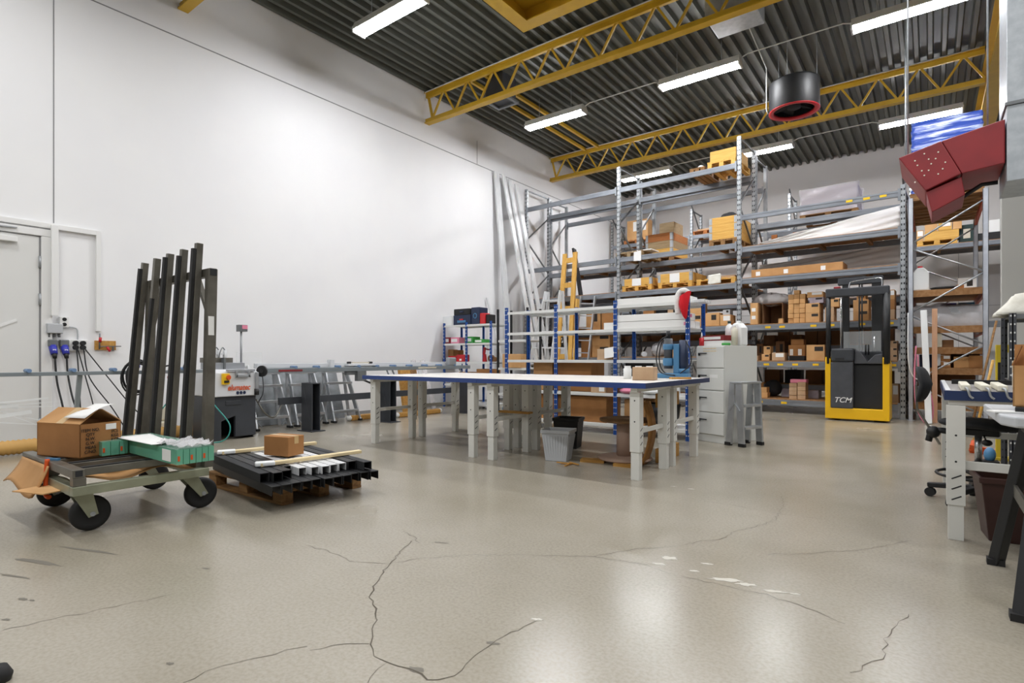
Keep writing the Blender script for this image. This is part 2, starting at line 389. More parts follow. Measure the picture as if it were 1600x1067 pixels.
# fluorescent lamps
LAMP = 112
M['tube'].node_tree.nodes['Principled BSDF'].inputs['Emission Strength'].default_value = LAMP
def lamp(x, y, label):
    t = thing('ceiling_lamp', label, 'lamp', (x, y, 6.08), 0, 'fluorescent ceiling lamps')
    MB().prism([(-.118, .05), (-.08, .16), (.08, .16), (.118, .05), (.118, .035), (.104, .035), (.104, .046), (-.104, .046), (-.104, .035), (-.118, .035)], 'x', -.72, .72).build('housing', 'lampwhite', t)
    MB().box(-.7, .7, -.1, .1, .002, .045).build('diffuser', 'tube', t, .012)
    for s in (-1, 1): MB().box(s*.715-.015, s*.715+.015, -.118, .118, -.004, .09).build('end_cap', 'lampwhite', t, .004)
    for s in (-.4, .4): MB().cyl((s, 0, .17), (s, 0, .61), .006, n=6).build('hanger', 'galv', t)
    return t
la = lamp(-6.42, 5.5, 'lit fluorescent ceiling lamp at the top left, nearest to the white wall')
for x, y, lb in ((-6.4, 10.02, 'lit fluorescent lamp under the nearer truss, left end of the middle row'), (-3.34, 10.02, 'lit fluorescent lamp in the centre of the middle row, left of the hanging fan'),
        (-.26, 10.02, 'lit fluorescent lamp at the top right, right of the hanging fan'), (-6.33, 14.6, 'lit fluorescent lamp behind the top beam of the left rack post'),
        (-3.34, 14.6, 'lit fluorescent lamp behind the tall middle rack post'), (-.2, 14.6, 'lit fluorescent lamp directly above the blue wrapped stack')):
    dup(la, (x, y, 6.08), 0, lb)
def conduit(x0, x1, y, lb):
    solo(MB().tube([(x0, y, 6.21), (x0+.12, y, 6.25), (x1-.12, y, 6.25), (x1, y, 6.21)], .011), 'conduit', 'lampwhite', lb, 'conduit')
conduit(-5.68, -4.06, 10.02, 'thin pale conduit linking the left and centre lamps of the middle row')
conduit(-2.62, -.98, 10.02, 'thin pale conduit above the hanging fan linking two lamps')
conduit(-5.61, -4.06, 14.6, 'thin pale conduit between the two far lamps behind the racks')
conduit(-2.62, -.92, 14.6, 'thin pale conduit running to the far lamp above the blue stack')
for x, y in ((-3.35, 5.5), (-.3, 5.5), (2.8, 5.5), (2.8, 10), (2.8, 14.6), (-6.4, .9), (-3.35, .9), (-.3, .9), (2.8, .9), (-6.4, -3.7), (-3.35, -3.7), (-.3, -3.7), (2.8, -3.7)):
    ld = bpy.data.lights.new('row_lamp', 'AREA'); ld.shape = 'RECTANGLE'; ld.size = 1.4; ld.size_y = .17
    ld.energy = LAMP*.238*math.pi*.85; ld.spread = R(172)
    lo = bpy.data.objects.new('row_lamp', ld); COL.objects.link(lo); lo.location = (x, y, 6.08)

# hanging fan
t = thing('ceiling_fan', 'black drum shaped fan with red rim hanging from the ceiling', 'fan', (-1.9, 10.65, 5.33), 0)
FS = Matrix.Diagonal((.9, .9, .92, 1))
MB(FS).lathe([(.43, 0), (.44, .03), (.44, .5), (.43, .53), (.41, .53), (.41, .05), (.41, 0)], n=40).build('drum', 'black', t)
MB(FS).lathe([(.44, .0), (.445, -.012), (.36, -.012), (.35, .03), (.405, .03)], n=40).build('rim', 'red', t)
MB(FS).lathe([(.12, .05), (.12, .2), (0, .2)], n=20).lathe([(0, .05), (.12, .05)], n=20).build('hub', 'blackmat', t)
for k in range(6):
    a = k*math.pi/3; b = MB(FS @ Matrix.Rotation(a, 4, 'Z')); b.add([(.1, -.05, .1), (.39, -.12, .06), (.39, .12, .16), (.1, .05, .18)], [(0, 1, 2, 3)]); b.build('blade', 'blackmat', t, solid=.006)
for a in (.4, 2.5, 4.6): MB(FS).cyl((.4*math.cos(a), .4*math.sin(a), .53), (.4*math.cos(a), .4*math.sin(a), 1.42), .007, n=6).build('chain', 'galv', t)
MB(FS).tube([(-.44, -.1, .02), (-.47, -.1, .1), (-.47, -.1, .9), (-.6, -1.2, 1.41)], .012).build('power_cable', 'lampwhite', t)

# red air heater on the duct
t = thing('air_heater', 'dark red sheet metal air heater hanging left of the grey duct', 'heater', (.2, 7.2, 2.5))
Y0 = 6.9
W(t).prism([(.08, 3.175), (.55, 3.27), (.55, 2.86), (.237, 2.824)], 'y', Y0, Y0+.75).build('cabinet', 'heater', t, .008)
W(t).prism([(-.266, 3.081), (.077, 3.175), (.233, 2.824), (-.046, 2.708)], 'y', Y0-.005, Y0+.75).build('discharge_hood', 'heater', t, .008)
W(t).prism([(-.04, 2.70), (.235, 2.80), (.262, 2.62), (.005, 2.49)], 'y', Y0+.02, Y0+.6).build('burner_box', 'heater', t, .008)
for k in range(14):
    x = -.13+.055*(k % 5)+.02*(k % 2); z = 2.84+.09*(k//5)+.035*(k % 3)+x*.25; W(t).cyl((x, Y0-.009, z), (x, Y0-.004, z), .007, n=8).build('rivet', 'cream', t)
W(t).tube([(.25, Y0+.3, 2.66), (.4, Y0+.3, 2.76), (.52, Y0+.3, 2.76)], .02).build('supply_pipe', 'black', t)
W(t).cyl((-.2, Y0+.4, 3.05), (-.2, Y0+.4, 6.66), .008, n=6).cyl((.45, Y0+.4, 3.2), (.45, Y0+.4, 6.66), .008, n=6).build('hanger', 'galv', t)
t = thing('air_duct', 'tall galvanised air duct at the right edge beside the red heater', 'duct', (.9, 7.3, 2.68))
W(t).box(.56, 1.4, 6.88, 7.6, 2.68, 3.38).build('lower_section', 'duct', t, .006)
W(t).box(.56, 1.4, 6.88, 7.6, 3.41, 6.68).build('upper_section', 'duct', t, .006)
W(t).box(.545, 1.415, 6.865, 7.615, 3.38, 3.41).build('joint_flange', 'galvdark', t)
struct(MB().box(.72, XR, 9.5, 9.62, 0, 3.12), 'trim_7', 'partition', bev=.01)

# ---------------------------------------------------------------- cartons, pallets and other repeated kinds
def carton(label, loc, w, d, h, rz=0, kind='plain', m='card', group=None, name='carton', tape=True):
    o = solo(MB().box(-w/2, w/2, -d/2, d/2, 0, h), name, m, label, 'box', loc, rz, group, bev=min(.004, h*.05), seg=1)
    y = -d/2-.0015
    if kind == 'print': MB().box(-w*.05, w*.42, y, -d/2+.001, h*.6, h*.88).build('printed_label', 'print', o)
    if kind == 'small': MB().box(-w*.02, w*.3, y, -d/2+.001, h*.45, h*.85).build('printed_label', 'print', o)
    if kind == 'white': MB().box(-w*.2, w*.42, y, -d/2+.001, h*.45, h*.92).build('paper_label', 'paper', o)
    if kind == 'two':
        MB().box(-w*.42, -w*.22, y, -d/2+.001, h*.05, h*.62).build('paper_label', 'paper', o)
        MB().box(w*.08, w*.3, y, -d/2+.001, h*.05, h*.62).build('paper_label', 'paper', o)
    if tape:
        MB().box(-w/2-.0015, w/2+.0015, -.022, .022, h-.06, h+.0015).build('tape', 'tape', o)
    return o

def make_pallet(label, loc, rz=0, m='woody', group=None, L=1.04, Wd=.7):
    t = thing('wooden_pallet', label, 'pallet', loc, rz, group)
    H = .125; b = MB()
    for k in range(5):
        y = -Wd/2+.05+(Wd-.1)*k/4; ww = .055 if k in (0, 2, 4) else .045
        b.box(-L/2, L/2, y-ww, y+ww, H-.02, H)
    for x in (-L/2+.055, 0, L/2-.055): b.box(x-.055, x+.055, -Wd/2, Wd/2, H-.04, H-.02)
    b.build('deck', m, t, .003, 1)
    for y in (-Wd/2+.045, 0, Wd/2-.045):
        for x in (-L/2+.06, 0, L/2-.06):
            MB().box(x-.058, x+.058, y-.045, y+.045, .02, H-.04).build('block', m, t, .003, 1)
        MB().box(-L/2, L/2, y-.045, y+.045, 0, .02).build('bottom_board', m, t, .002, 1)
    return t

# ---------------------------------------------------------------- left wall fittings
w_ = XL
t = thing('cable_trunking', 'white square cable trunking running down the wall beside the door', 'trunking', (w_+.04, 2.08, 1.55))
W(t).box(w_+.003, w_+.045, .9, 2.50, 2.62, 2.68).build('horizontal_run', 'white', t, .003)
W(t).box(w_+.055, w_+.1, 2.03, 2.1, 1.56, 2.66).build('door_side_drop', 'white', t, .003)
W(t).box(w_+.003, w_+.045, 2.5, 2.55, 1.39, 2.68).build('outer_drop', 'white', t, .003)
t = thing('junction_box', 'grey plastic junction box on the wall beside the door', 'box', (w_+.05, 2.07, 1.34))
W(t).box(w_, w_+.08, 1.99, 2.15, 1.345, 1.465).build('body', 'plasticgrey', t, .006)
W(t).box(w_+.08, w_+.09, 1.995, 2.145, 1.35, 1.46).build('lid', 'plasticgrey', t, .004)
for y in (2.02, 2.07, 2.12): W(t).cyl((w_+.04, y, 1.3), (w_+.04, y, 1.345), .014, n=8).build('cable_gland', 'galvdark', t)
W(t).tube(arc([(w_+.02, 2.14, 1.43), (w_+.02, 2.25, 1.43), (w_+.02, 2.3, 1.41), (w_+.02, 2.31, 1.36), (w_+.02, 2.31, 1.25)]), .009).build('feed_cable', 'plasticgrey', t)
def socket(label, y, z, w, h, holes):
    t = thing('wall_socket', label, 'socket', (w_+.03, y, z-h/2))
    W(t).box(w_, w_+.045, y-w/2, y+w/2, z-h/2, z+h/2).build('plate', 'white', t, .006)
    for dy, dz in holes: W(t).cyl((w_+.04, y+dy, z+dz), (w_+.052, y+dy, z+dz), .022, n=14).build('outlet', 'black', t)
    return t
socket('small white double wall socket above the grey junction box', 2.17, 1.49, .09, .13, ((0, .033), (0, -.03)))
t = socket('wide white wall socket with black plugs right of the blue connectors', 2.31, 1.205, .2, .14, ())
for dy in (-.035, .04):
    for dz in (-.028, .028): W(t).cyl((w_+.04, 2.31+dy, 1.205+dz), (w_+.1, 2.31+dy, 1.205+dz), .028, n=12).build('plug', 'black', t)
for y, ex, lb in ((2.05, [(w_+.16, 2.07, .75), (w_+.25, 2.11, .4), (w_+.3, 2.12, .02)], 'blue industrial plug and socket nearest the door, black cable hanging down'),
                  (2.165, [(w_+.16, 2.18, .8), (w_+.28, 2.22, .45), (w_+.4, 2.36, .02)], 'blue industrial plug and socket beside the wide white wall socket')):
    t = thing('industrial_connector', lb, 'plug', (w_+.06, y, 1.05))
    W(t).box(w_, w_+.09, y-.045, y+.045, 1.185, 1.27).build('wall_housing', 'galvdark', t, .01)
    W(t).cyl((w_+.06, y, 1.19), (w_+.11, y+.005, 1.09), .042, .034, 18).build('collar', 'lampblue', t)
    W(t).cyl((w_+.11, y+.005, 1.095), (w_+.12, y+.008, 1.04), .03, .02, 16).build('grip', 'black', t)
    W(t).box(w_+.118, w_+.124, y-.012, y+.02, 1.12, 1.15).build('rating_plate', 'paper', t)
    W(t).tube(arc([(w_+.12, y+.008, 1.05)]+ex), .011).build('cable', 'black', t)
for k, (lb, pts) in enumerate((('black power cord hanging straight down from the wide wall socket', [(w_+.09, 2.28, 1.18), (w_+.12, 2.29, .9), (w_+.15, 2.3, .5), (w_+.2, 2.31, .01)]),
        ('black power cord bending right from the wide wall socket', [(w_+.09, 2.29, 1.17), (w_+.14, 2.36, .8), (w_+.2, 2.43, .4), (w_+.24, 2.45, .01)]),
        ('black power cord second from the right under the wide wall socket', [(w_+.09, 2.35, 1.18), (w_+.14, 2.4, .8), (w_+.22, 2.62, .4), (w_+.3, 2.8, .01)]),
        ('long black power cord sweeping right from the wide wall socket to the floor', [(w_+.09, 2.36, 1.17), (w_+.12, 2.6, .8), (w_+.18, 2.86, .4), (w_+.25, 3.02, .22), (w_+.35, 3.3, .1), (w_+.45, 3.5, .012)]))):
    solo(MB().tube(arc(pts), .007), 'extension_lead', 'black', lb, 'cord')
t = thing('clamp_board', 'small wooden board on the wall holding red handled clamps', 'board', (w_+.03, 2.6, 1.14))
W(t).box(w_, w_+.025, 2.49, 2.72, 1.15, 1.27).build('board', 'wood', t, .002)
W(t).cyl((w_+.05, 2.53, 1.16), (w_+.05, 2.535, 1.36), .009, n=8).build('clamp_bar', 'galvdark', t)
W(t).cyl((w_+.055, 2.535, 1.25), (w_+.055, 2.54, 1.31), .016, n=10).build('clamp_handle', 'red', t)
W(t).bar((w_+.05, 2.54, 1.195), (w_+.05, 2.77, 1.2), .012).build('lower_clamp_bar', 'galvdark', t)
W(t).cyl((w_+.06, 2.61, 1.19), (w_+.07, 2.64, 1.13), .015, n=10).build('clamp_handle', 'red', t)
W(t).bar((w_+.05, 2.68, 1.2), (w_+.05, 2.68, 1.14), .018).build('clamp_jaw', 'galvdark', t)
# corrugated extraction hose on the floor along the wall
b = MB(); n = 150; pts = [(-7.88, .7+3.3*k/n, .085) for k in range(n+1)]
b.tube(pts, .08, 14, rf=lambda k: .082 if k % 2 else .07)
solo(b, 'extraction_hose', 'hose', 'tan corrugated extraction hose lying on the floor along the left wall', 'hose')
# scraps of white film in front of the door
t = thing('film_strips', 'loose white plastic film strips strung out in front of the door', 'film', (-7.9, 1.5, 0))
for k, (p, q, ww) in enumerate((((1.2, .53), (1.92, .50), .012), ((1.2, .56), (1.6, .52), .05), ((1.4, .5), (1.98, .28), .008), ((1.3, .56), (1.85, .6), .02), ((1.2, .4), (1.85, .3), .01), ((1.2, .4), (1.7, .46), .04), ((1.2, .52), (1.95, .56), .008), ((1.55, .42), (1.95, .2), .006))):
    x = -7.9+.012*k; W(t).bar((x, p[0], p[1]), (x, q[0], q[1]), .003, ww).build('strip', 'plasticwhite', t)
W(t).cyl((-7.88, 1.17, 0), (-7.88, 1.17, .62), .03, n=10).build('holder_post', 'plasticwhite', t)
# cutting line: saw and roller rail
t = thing('roller_rail', 'long grey roller conveyor rail along the left wall feeding the saw', 'conveyor', (-7.3, 4.6, .0))
W(t).box(-7.36, -7.3, .2, 3.35, .86, .9).build('infeed_profile', 'rail', t, .004)
W(t).box(-7.4, -7.28, 4.0, 8.3, .84, .905).build('outfeed_profile', 'rail', t, .004)
W(t).box(-7.52, -7.42, 4.02, 8.2, .905, .97).build('back_fence', 'saw', t, .004)
y = .45
while y < 8.2:
    if not 3.3 < y < 4.2: W(t).cyl((-7.41, y, .915), (-7.27, y, .915), .02, n=12).build('roller', 'roller', t)
    y += .37
for y in (.5, 2.0): W(t).bar((-7.36, y, .86), (-7.6, y, 0), .04).build('prop', 'rail', t)
W(t).box(-7.29, -7.276, 4.25, 4.62, .855, .88).build('scale_plate', 'heater', t)
W(t).box(-7.29, -7.276, 6.9, 7.35, .86, .885).build('maker_plate', 'beige', t)
W(t).box(-7.45, -7.36, 5.15, 5.22, .905, 1.02).build('length_stop', 'saw', t, .004)
ca = W(t).box(-7.44, -7.32, 5.45, 6.0, .92, .955).build('carriage', 'saw', t, .006)
for y in (5.5, 5.92): W(t).box(-7.4, -7.35, y-.03, y+.03, .955, .99).build('clamp_knob', 'black', ca, .008)
W(t).bar((-7.36, 5.55, .972), (-7.36, 5.88, .972), .02).build('carriage_grip', 'beige', ca)
for y in (6.2, 6.32, 8.0): W(t).cyl((-7.2, y, .69), (-7.3, y, .85), .014, n=8).build('support_rod', 'galvdark', t)
W(t).box(-7.36, -7.3, 5.4, 5.75, .78, .84).box(-7.34, -7.26, 5.58, 5.75, .68, .84).build('bracket', 'galvdark', t, .004)
W(t).box(-7.38, -7.28, 7.7, 7.9, .905, 1.06).build('end_stop', 'sawgrey', t, .02)
W(t).tube(arc([(-7.3, 5.65, .72), (-7.25, 5.9, .62), (-7.22, 6.1, .57), (-7.2, 6.3, .55)]), .016).build('drive_cable', 'black', t)
t = thing('rail_stand', 'black steel support frame with three posts under the roller rail', 'frame', (-7.12, 6.2, 0))
for y in (4.66, 6.08, 7.97):
    W(t).box(-7.26, -7.24, y-.07, y+.07, .01, .69).box(-7.24, -7.0, y-.07, y-.055, .01, .69).box(-7.24, -7.0, y+.055, y+.07, .01, .69).box(-7.24, -7.0, y-.055, y+.055, .675, .69).build('post', 'anthracite', t, .004)
    W(t).box(-7.3, -6.94, y-.11, y+.11, 0, .012).build('foot_plate', 'anthracite', t)
W(t).box(-7.3, -7.262, 4.25, 8.2, .39, .49).build('crossbeam', 'anthracite', t, .004)
t = thing('profile_saw', 'white and charcoal profile cutting saw beside the left wall', 'saw', (-7.45, 3.6, 0))
INV[t.name] = INV[t.name] @ Matrix.Translation((0, 3.32, 0)) @ Matrix.Diagonal((1, .8, 1, 1)) @ Matrix.Translation((0, -3.32, 0))
b = W(t)
b.prism([(3.32, 0), (3.44, 0), (3.44, .24), (3.66, .3), (3.66, .03), (4.0, .03), (4.0, .555), (3.32, .555)], 'x', -7.22, -7.17)
b.box(-7.75, -7.22, 3.32, 3.345, 0, .555).box(-7.75, -7.22, 3.975, 4.0, 0, .555).box(-7.75, -7.7, 3.345, 3.975, .0, .555)
b.box(-7.22, -7.16, 3.5, 3.75, .44, .5)
b.build('cabinet', 'anthracite', t, .006)
W(t).prism([(-7.75, .555), (-7.13, .555), (-7.15, .86), (-7.2, .9), (-7.75, .9)], 'y', 3.31, 4.02).build('machine_head', 'saw', t, .012)
W(t).box(-7.16, -7.125, 3.5, 3.96, .875, .9).build('front_ledge', 'sawgrey', t, .004)
W(t).box(-7.125, -7.10, 3.63, 3.66, .8, .88).box(-7.125, -7.10, 3.83, 3.86, .8, .88).box(-7.125, -7.10, 3.63, 3.86, .8, .83).build('handle', 'sawgrey', t, .004)
sb = W(t).box(-7.145, -7.10, 3.42, 3.53, .71, .85).build('switch_box', 'sign', t, .006)
W(t).cyl((-7.10, 3.5, .80), (-7.07, 3.5, .80), .03, n=16).build('stop_button', 'orange', sb)
W(t).box(-7.10, -7.085, 3.44, 3.51, .735, .76).build('switch', 'black', sb)
W(t).box(-7.14, -7.10, 3.96, 4.01, .57, .86).build('side_lever', 'sawgrey', t, .01)
W(t).cyl((-7.12, 3.98, .56), (-7.12, 3.98, .64), .035, n=14).build('lever_knob', 'black', t)
iv = INV[t.name]
text('lettering', 'elumatec', .1, (-7.126, 3.69, .665), (0, 1, 0), (0, 0, 1), 'orange', t, .25, .002, iv)
for k in range(3): W(t).cyl((-7.132, 3.67+.055*k, .598), (-7.122, 3.67+.055*k, .598), .021, n=16).build('warning_sign', 'navy', t)
W(t).box(-7.6, -7.3, 3.36, 3.9, .9, .985).build('fence', 'sawgrey', t, .004)
W(t).box(-7.66, -7.36, 3.38, 3.74, .985, 1.05).build('clamp_beam', 'steel', t, .004)
W(t).box(-7.36, -7.28, 3.545, 3.575, .9, 1.05).build('blade_guard', 'galvdark', t)
for y in (3.53, 3.63):
    W(t).cyl((-7.4, y, .99), (-7.4, y, 1.15), .03, n=14).build('clamp_cylinder', 'saw', t)
    W(t).tube(arc([(-7.4, y, 1.15), (-7.38, y-.05, 1.18), (-7.36, y-.1, 1.12), (-7.36, y-.12, 1.05)]), .008).build('air_line', 'galvdark', t)
W(t).box(-7.42, -7.38, 3.4, 3.62, 1.09, 1.105).build('clamp_bridge', 'saw', t)
W(t).cyl((-7.4, 3.9, .9), (-7.4, 3.9, 1.41), .016, n=10).build('display_pole', 'sawgrey', t)
dp = W(t).box(-7.44, -7.35, 3.84, 3.98, 1.4, 1.49).build('display', 'galvdark', t, .004)
W(t).box(-7.352, -7.344, 3.885, 3.975, 1.435, 1.485).build('screen', 'pink', dp)
W(t).cyl((-7.12, 4.06, .87), (-7.2, 4.14, .87), .075, n=24).build('hand_wheel', 'black', t)
W(t).cyl((-7.1, 4.05, .87), (-7.12, 4.06, .87), .025, n=12).build('wheel_hub', 'blackmat', t)
W(t).box(-7.5, -7.49, 3.88, 4.32, .9, 1.12).build('clear_guard', 'clear', t)
W(t).tube(arc([(-7.2, 4.02, .5), (-7.15, 4.15, .3), (-7.2, 4.35, .24), (-7.28, 4.55, .4)]), .012).build('loom', 'steel', t)
W(t).tube(arc([(-7.3, 4.2, .84), (-7.2, 4.15, .6), (-7.18, 4.05, .45)]), .008).build('cable', 'black', t)
solo(MB().tube(arc([(-7.7, 3.1, .62), (-7.74, 2.95, .4), (-7.72, 2.8, .2), (-7.5, 2.8, .012), (-7.2, 3.1, .012), (-7.0, 3.35, .02), (-6.96, 3.42, .2), (-7.1, 3.33, .42), (-7.28, 3.28, .56)]), .008), 'air_hose', 'teal', 'thin teal air hose looping down from the saw to the floor', 'hose')
# things hung on the rail and wall behind the steel bars
t = thing('cable_coil', 'coiled black extension cable with blue plug hanging on the roller rail', 'cable', (-7.28, 2.5, .66))
b = W(t)
for k in range(7):
    r = .17+random.uniform(-.03, .03); cy = 2.5+random.uniform(-.02, .02); cz = .83+random.uniform(-.02, .02)
    b.tube([(-7.25+.012*k, cy+r*.75*math.cos(a*math.pi/12), cz+r*math.sin(a*math.pi/12)) for a in range(25)], .009, 6)
b.build('coil', 'black', t)
W(t).box(-7.25, -7.19, 2.45, 2.52, .93, .99).build('plug', 'lampblue', t, .012)
W(t).box(-7.25, -7.2, 2.42, 2.47, .64, .7).build('socket', 'black', t, .01)
t = thing('ear_defenders', 'red ear defenders hanging on the roller rail', 'ear defenders', (-7.28, 2.85, .8))
W(t).tube(arc([(-7.27, 2.76, .82), (-7.27, 2.77, .92), (-7.27, 2.85, .955), (-7.27, 2.93, .92), (-7.27, 2.92, .84)]), .01).build('headband', 'black', t)
W(t).ball((-7.25, 2.87, .815), (.03, .05, .045)).build('cup', 'red', t); W(t).ball((-7.27, 2.77, .83), (.025, .03, .04)).build('cup', 'black', t)
solo(MB().prism([(3.02, 1.0), (3.04, 1.0), (3.07, .9), (3.08, .86), (3.03, .87), (3.0, .93)], 'x', -7.27, -7.2), 'hand_brush', 'navy', 'dark blue hand brush hanging between the steel bars and the saw', 'brush')
t = thing('oil_container', 'cream plastic canister on the floor behind the leaning steel bars', 'canister', (-8.1, 3.06, 0))
W(t).box(-8.22, -7.98, 2.92, 3.2, .0, .22).build('base', 'cream', t, .02)
W(t).box(-8.2, -8.0, 2.93, 3.12, .22, .42).build('tank', 'cream', t, .03)
W(t).cyl((-8.1, 3.02, .42), (-8.1, 3.02, .48), .03, n=12).build('cap', 'black', t); W(t).box(-8.12, -8.06, 3.14, 3.19, .14, .52).build('spout', 'cream', t, .01)
# three folded aluminium ladders leaning behind the rail
def stepladder(y, lean, label, w=.52):
    t = thing('step_ladder', label, 'ladder', (-7.95, y, 0), 0)
    for s in (-1, 1):
        sr = MB().bar((.25, s*w/2, .02), (-.1, s*w/2*.8, .93+lean), .025, .075).build('side_rail', 'alu', t, .003)
        MB().bar((.0, s*w/2*.92, .02), (-.14, s*w/2*.78, .93+lean), .02, .05).build('rear_rail', 'alu', t, .003)
        MB().box(.2, .3, s*w/2-.03, s*w/2+.03, 0, .035).build('foot', 'black', sr, .006)
    for z in (.17, .4, .63, .82):
        x = .25-.35*z/.93; MB().box(x-.02, x+.05, -w/2, w/2, z-.02, z+.02).build('step', 'alu', t, .003)
    for s in (-1, 1): MB().bar((.2, s*w/2*.96, .15), (.22, s*w/2*.6, .04), .012).build('strut', 'alu', t)
    return t
stepladder(4.42, 0, 'folded aluminium step ladder leaning on the wall, nearest the saw')
stepladder(5.05, 0, 'folded aluminium step ladder leaning on the wall behind the first black post', .5)
stepladder(5.7, .02, 'folded aluminium step ladder leaning on the wall, farthest from the saw', .5)
t = thing('metal_sheet', 'dull grey metal sheet leaning on the wall behind the step ladders', 'panel', (-8.3, 4.9, 0))
W(t).add([(-8.15, 4.0, .01), (-8.15, 6.0, .01), (-8.42, 6.0, .82), (-8.42, 4.0, .82), (-8.17, 4.0, .01), (-8.17, 6.0, .01), (-8.44, 6.0, .82), (-8.44, 4.0, .82)],
         [(0, 1, 2, 3), (4, 5, 6, 7), (0, 1, 5, 4), (1, 2, 6, 5), (2, 3, 7, 6), (3, 0, 4, 7)]).build('sheet', 'galvdark', t)
# timber and tubes on the floor behind the benches
t = thing('timber_post', 'thick tan timber plank standing against the left wall behind the white benches', 'plank', (-8.0, 7.5, 0))
W(t).bar((-7.75, 7.12, 0), (-7.9, 7.12, .83), .06, .26, up=(0, 1, 0)).build('front_board', 'wood', t, .004); W(t).bar((-7.8, 7.36, 0), (-7.95, 7.36, .83), .06, .2, up=(0, 1, 0)).build('rear_board', 'woodold', t, .004)
for (y0, y1, x, lb) in ((6.62, 7.65, -7.5, 'rolled brown tube with white end on the floor behind the white benches'), (5.8, 6.5, -7.75, 'brown tube on the floor close to the last step ladder')):
    t = thing('packing_tube', lb, 'tube', (x, (y0+y1)/2, 0)); W(t).box(x-.05, x+.05, y0, y1, 0, .085).build('tube', 'wood', t, .02); W(t).ball((x, y1+.02, .045), (.05, .05, .045), 12).build('end_wrap', 'paper', t); W(t).ball((x, y0-.02, .045), (.05, .06, .045), 12).build('end_wrap', 'paper', t)
t = thing('tool_case', 'dark navy tool case standing on the floor at the end of the roller rail', 'case', (-7.62, 8.35, 0))
W(t).box(-7.75, -7.45, 8.25, 8.5, 0, .4).build('shell', 'navy', t, .02); W(t).tube([(-7.6+.04*math.cos(a*math.pi/8), 8.246, .13+.05*math.sin(a*math.pi/8)) for a in range(17)], .007).build('emblem', 'sawgrey', t)

# ---------------------------------------------------------------- trolley with leaning bars, glass and carton
t = thing('glass_trolley', 'rusty steel A-frame trolley with black rubber wheels', 'trolley', (-4.48, 1.42, 0))
x0, x1, y0, y1 = -5.02, -3.95, 1.04, 1.8
for nm, a in (('front_beam', (x1-.06, x1, y0, y1)), ('rear_beam', (x0, x0+.06, y0, y1)), ('left_beam', (x0+.06, x1-.06, y0, y0+.06)), ('right_beam', (x0+.06, x1-.06, y1-.06, y1))):
    W(t).box(*a, .24, .295).build(nm, 'zinc', t, .004)
for x, y in ((x1-.035, y0+.035), (x0+.035, y0+.035), ((x0+x1)/2, y0+.035)): W(t).box(x-.032, x+.032, y-.032, y+.032, .295, .345).build('corner_post', 'steel', t, .004)
W(t).box(x0, x1, y0, y0+.06, .345, .395).build('end_rail', 'steel', t, .004)
W(t).box(x1-.004, x1+.001, y0+.012, y0+.048, .353, .388).build('tube_opening', 'hole', t)
for x in (-4.03, -4.27, -4.52, -4.78): W(t).box(x-.03, x+.03, y0+.06, y1, .345, .39).build('slat', 'steel', t, .003); W(t).box(x-.02, x+.02, y0+.06, y1, .39, .396).build('slat_pad', 'rubber', t)
W(t).box(x0+.06, x1-.06, y1-.06, y1, .295, .35).build('slat_carrier', 'steel', t)
for x in (-3.985, -5.0): W(t).bar((x, 1.8, .295), (x, 1.83, 1.66), .06, .06).build('upright', 'steel', t, .004)
W(t).bar((-5.03, 1.83, 1.635), (-3.955, 1.83, 1.635), .05, .055).build('top_rail', 'steel', t, .004)
W(t).box(-3.957, -3.952, 1.808, 1.852, 1.612, 1.658).build('tube_opening', 'hole', t)
W(t).bar((-3.985, 1.835, 1.28), (-4.2, 1.835, 1.61), .03).bar((-5.0, 1.835, 1.28), (-4.8, 1.835, 1.61), .03).build('corner_gusset', 'steel', t)
W(t).box(-3.96, -3.952, 1.795, 1.833, 1.2, 1.33).build('rating_plate', 'paper', t)
for wx, wy, ya in ((-4.08, 1.16, 1), (-4.08, 1.8, 1), (-4.93, 1.2, 1), (-4.95, 1.83, 1)):
    sy = wy-.05 if wy < 1.5 else wy-.09
    b = W(t); b.box(wx-.06, wx+.06, sy-.06, sy+.06, .232, .242)
    for dx in (-.045, .045):
        b.prism([(sy-.05, .235), (sy+.05, .235), (wy+.03, .1), (wy-.02, .085)], 'x', wx+dx-.004, wx+dx+.004)
    o = b.build('caster_fork', 'zinc', t)
    b = W(t)
    b.lathe([(.02, -.028), (.07, -.026), (.09, -.03), (.103, -.02), (.105, 0), (.103, .02), (.09, .03), (.07, .026), (.02, .028)], n=32)
    for v in range(len(b.v)):
        q = INV[t.name].inverted() @ b.v[v]; b.v[v] = INV[t.name] @ Vector((wx+q.z, wy+q.x, .105+q.y))
    b.build('wheel', 'rubber', o)
    W(t).cyl((wx-.055, wy, .105), (wx+.055, wy, .105), .014, n=10).build('axle', 'galv', o)
# steel bars leaning on the trolley's top rail
for k in range(5):
    f = k/4; xt = -5.0+f*.93; h = (1.80, 1.81, 1.82, 1.825, 1.84)[k]; xb = xt-.2+.12*f
    t = thing('steel_bar', ('leftmost of the five', 'second from the left of the five', 'middle one of the five', 'second from the right of the five', 'rightmost and nearest of the five')[k]+' grey steel bars leaning on the trolley', 'bar', (xb, 1.74, .395), 0, 'steel bars leaning on the trolley')
    W(t).bar((xb, 1.74, .40), (xt, 1.785, h), .042, .045, up=(1, 0, 0)).build('bar', 'steel', t, .003)
    W(t).bar((xb, 1.703, .40), (xt, 1.75, (h-.05, 1.5, h-.03, h-.05, h-.04)[k]), .02, .036, up=(1, 0, 0)).build('rubber_strip', 'rubber', t)
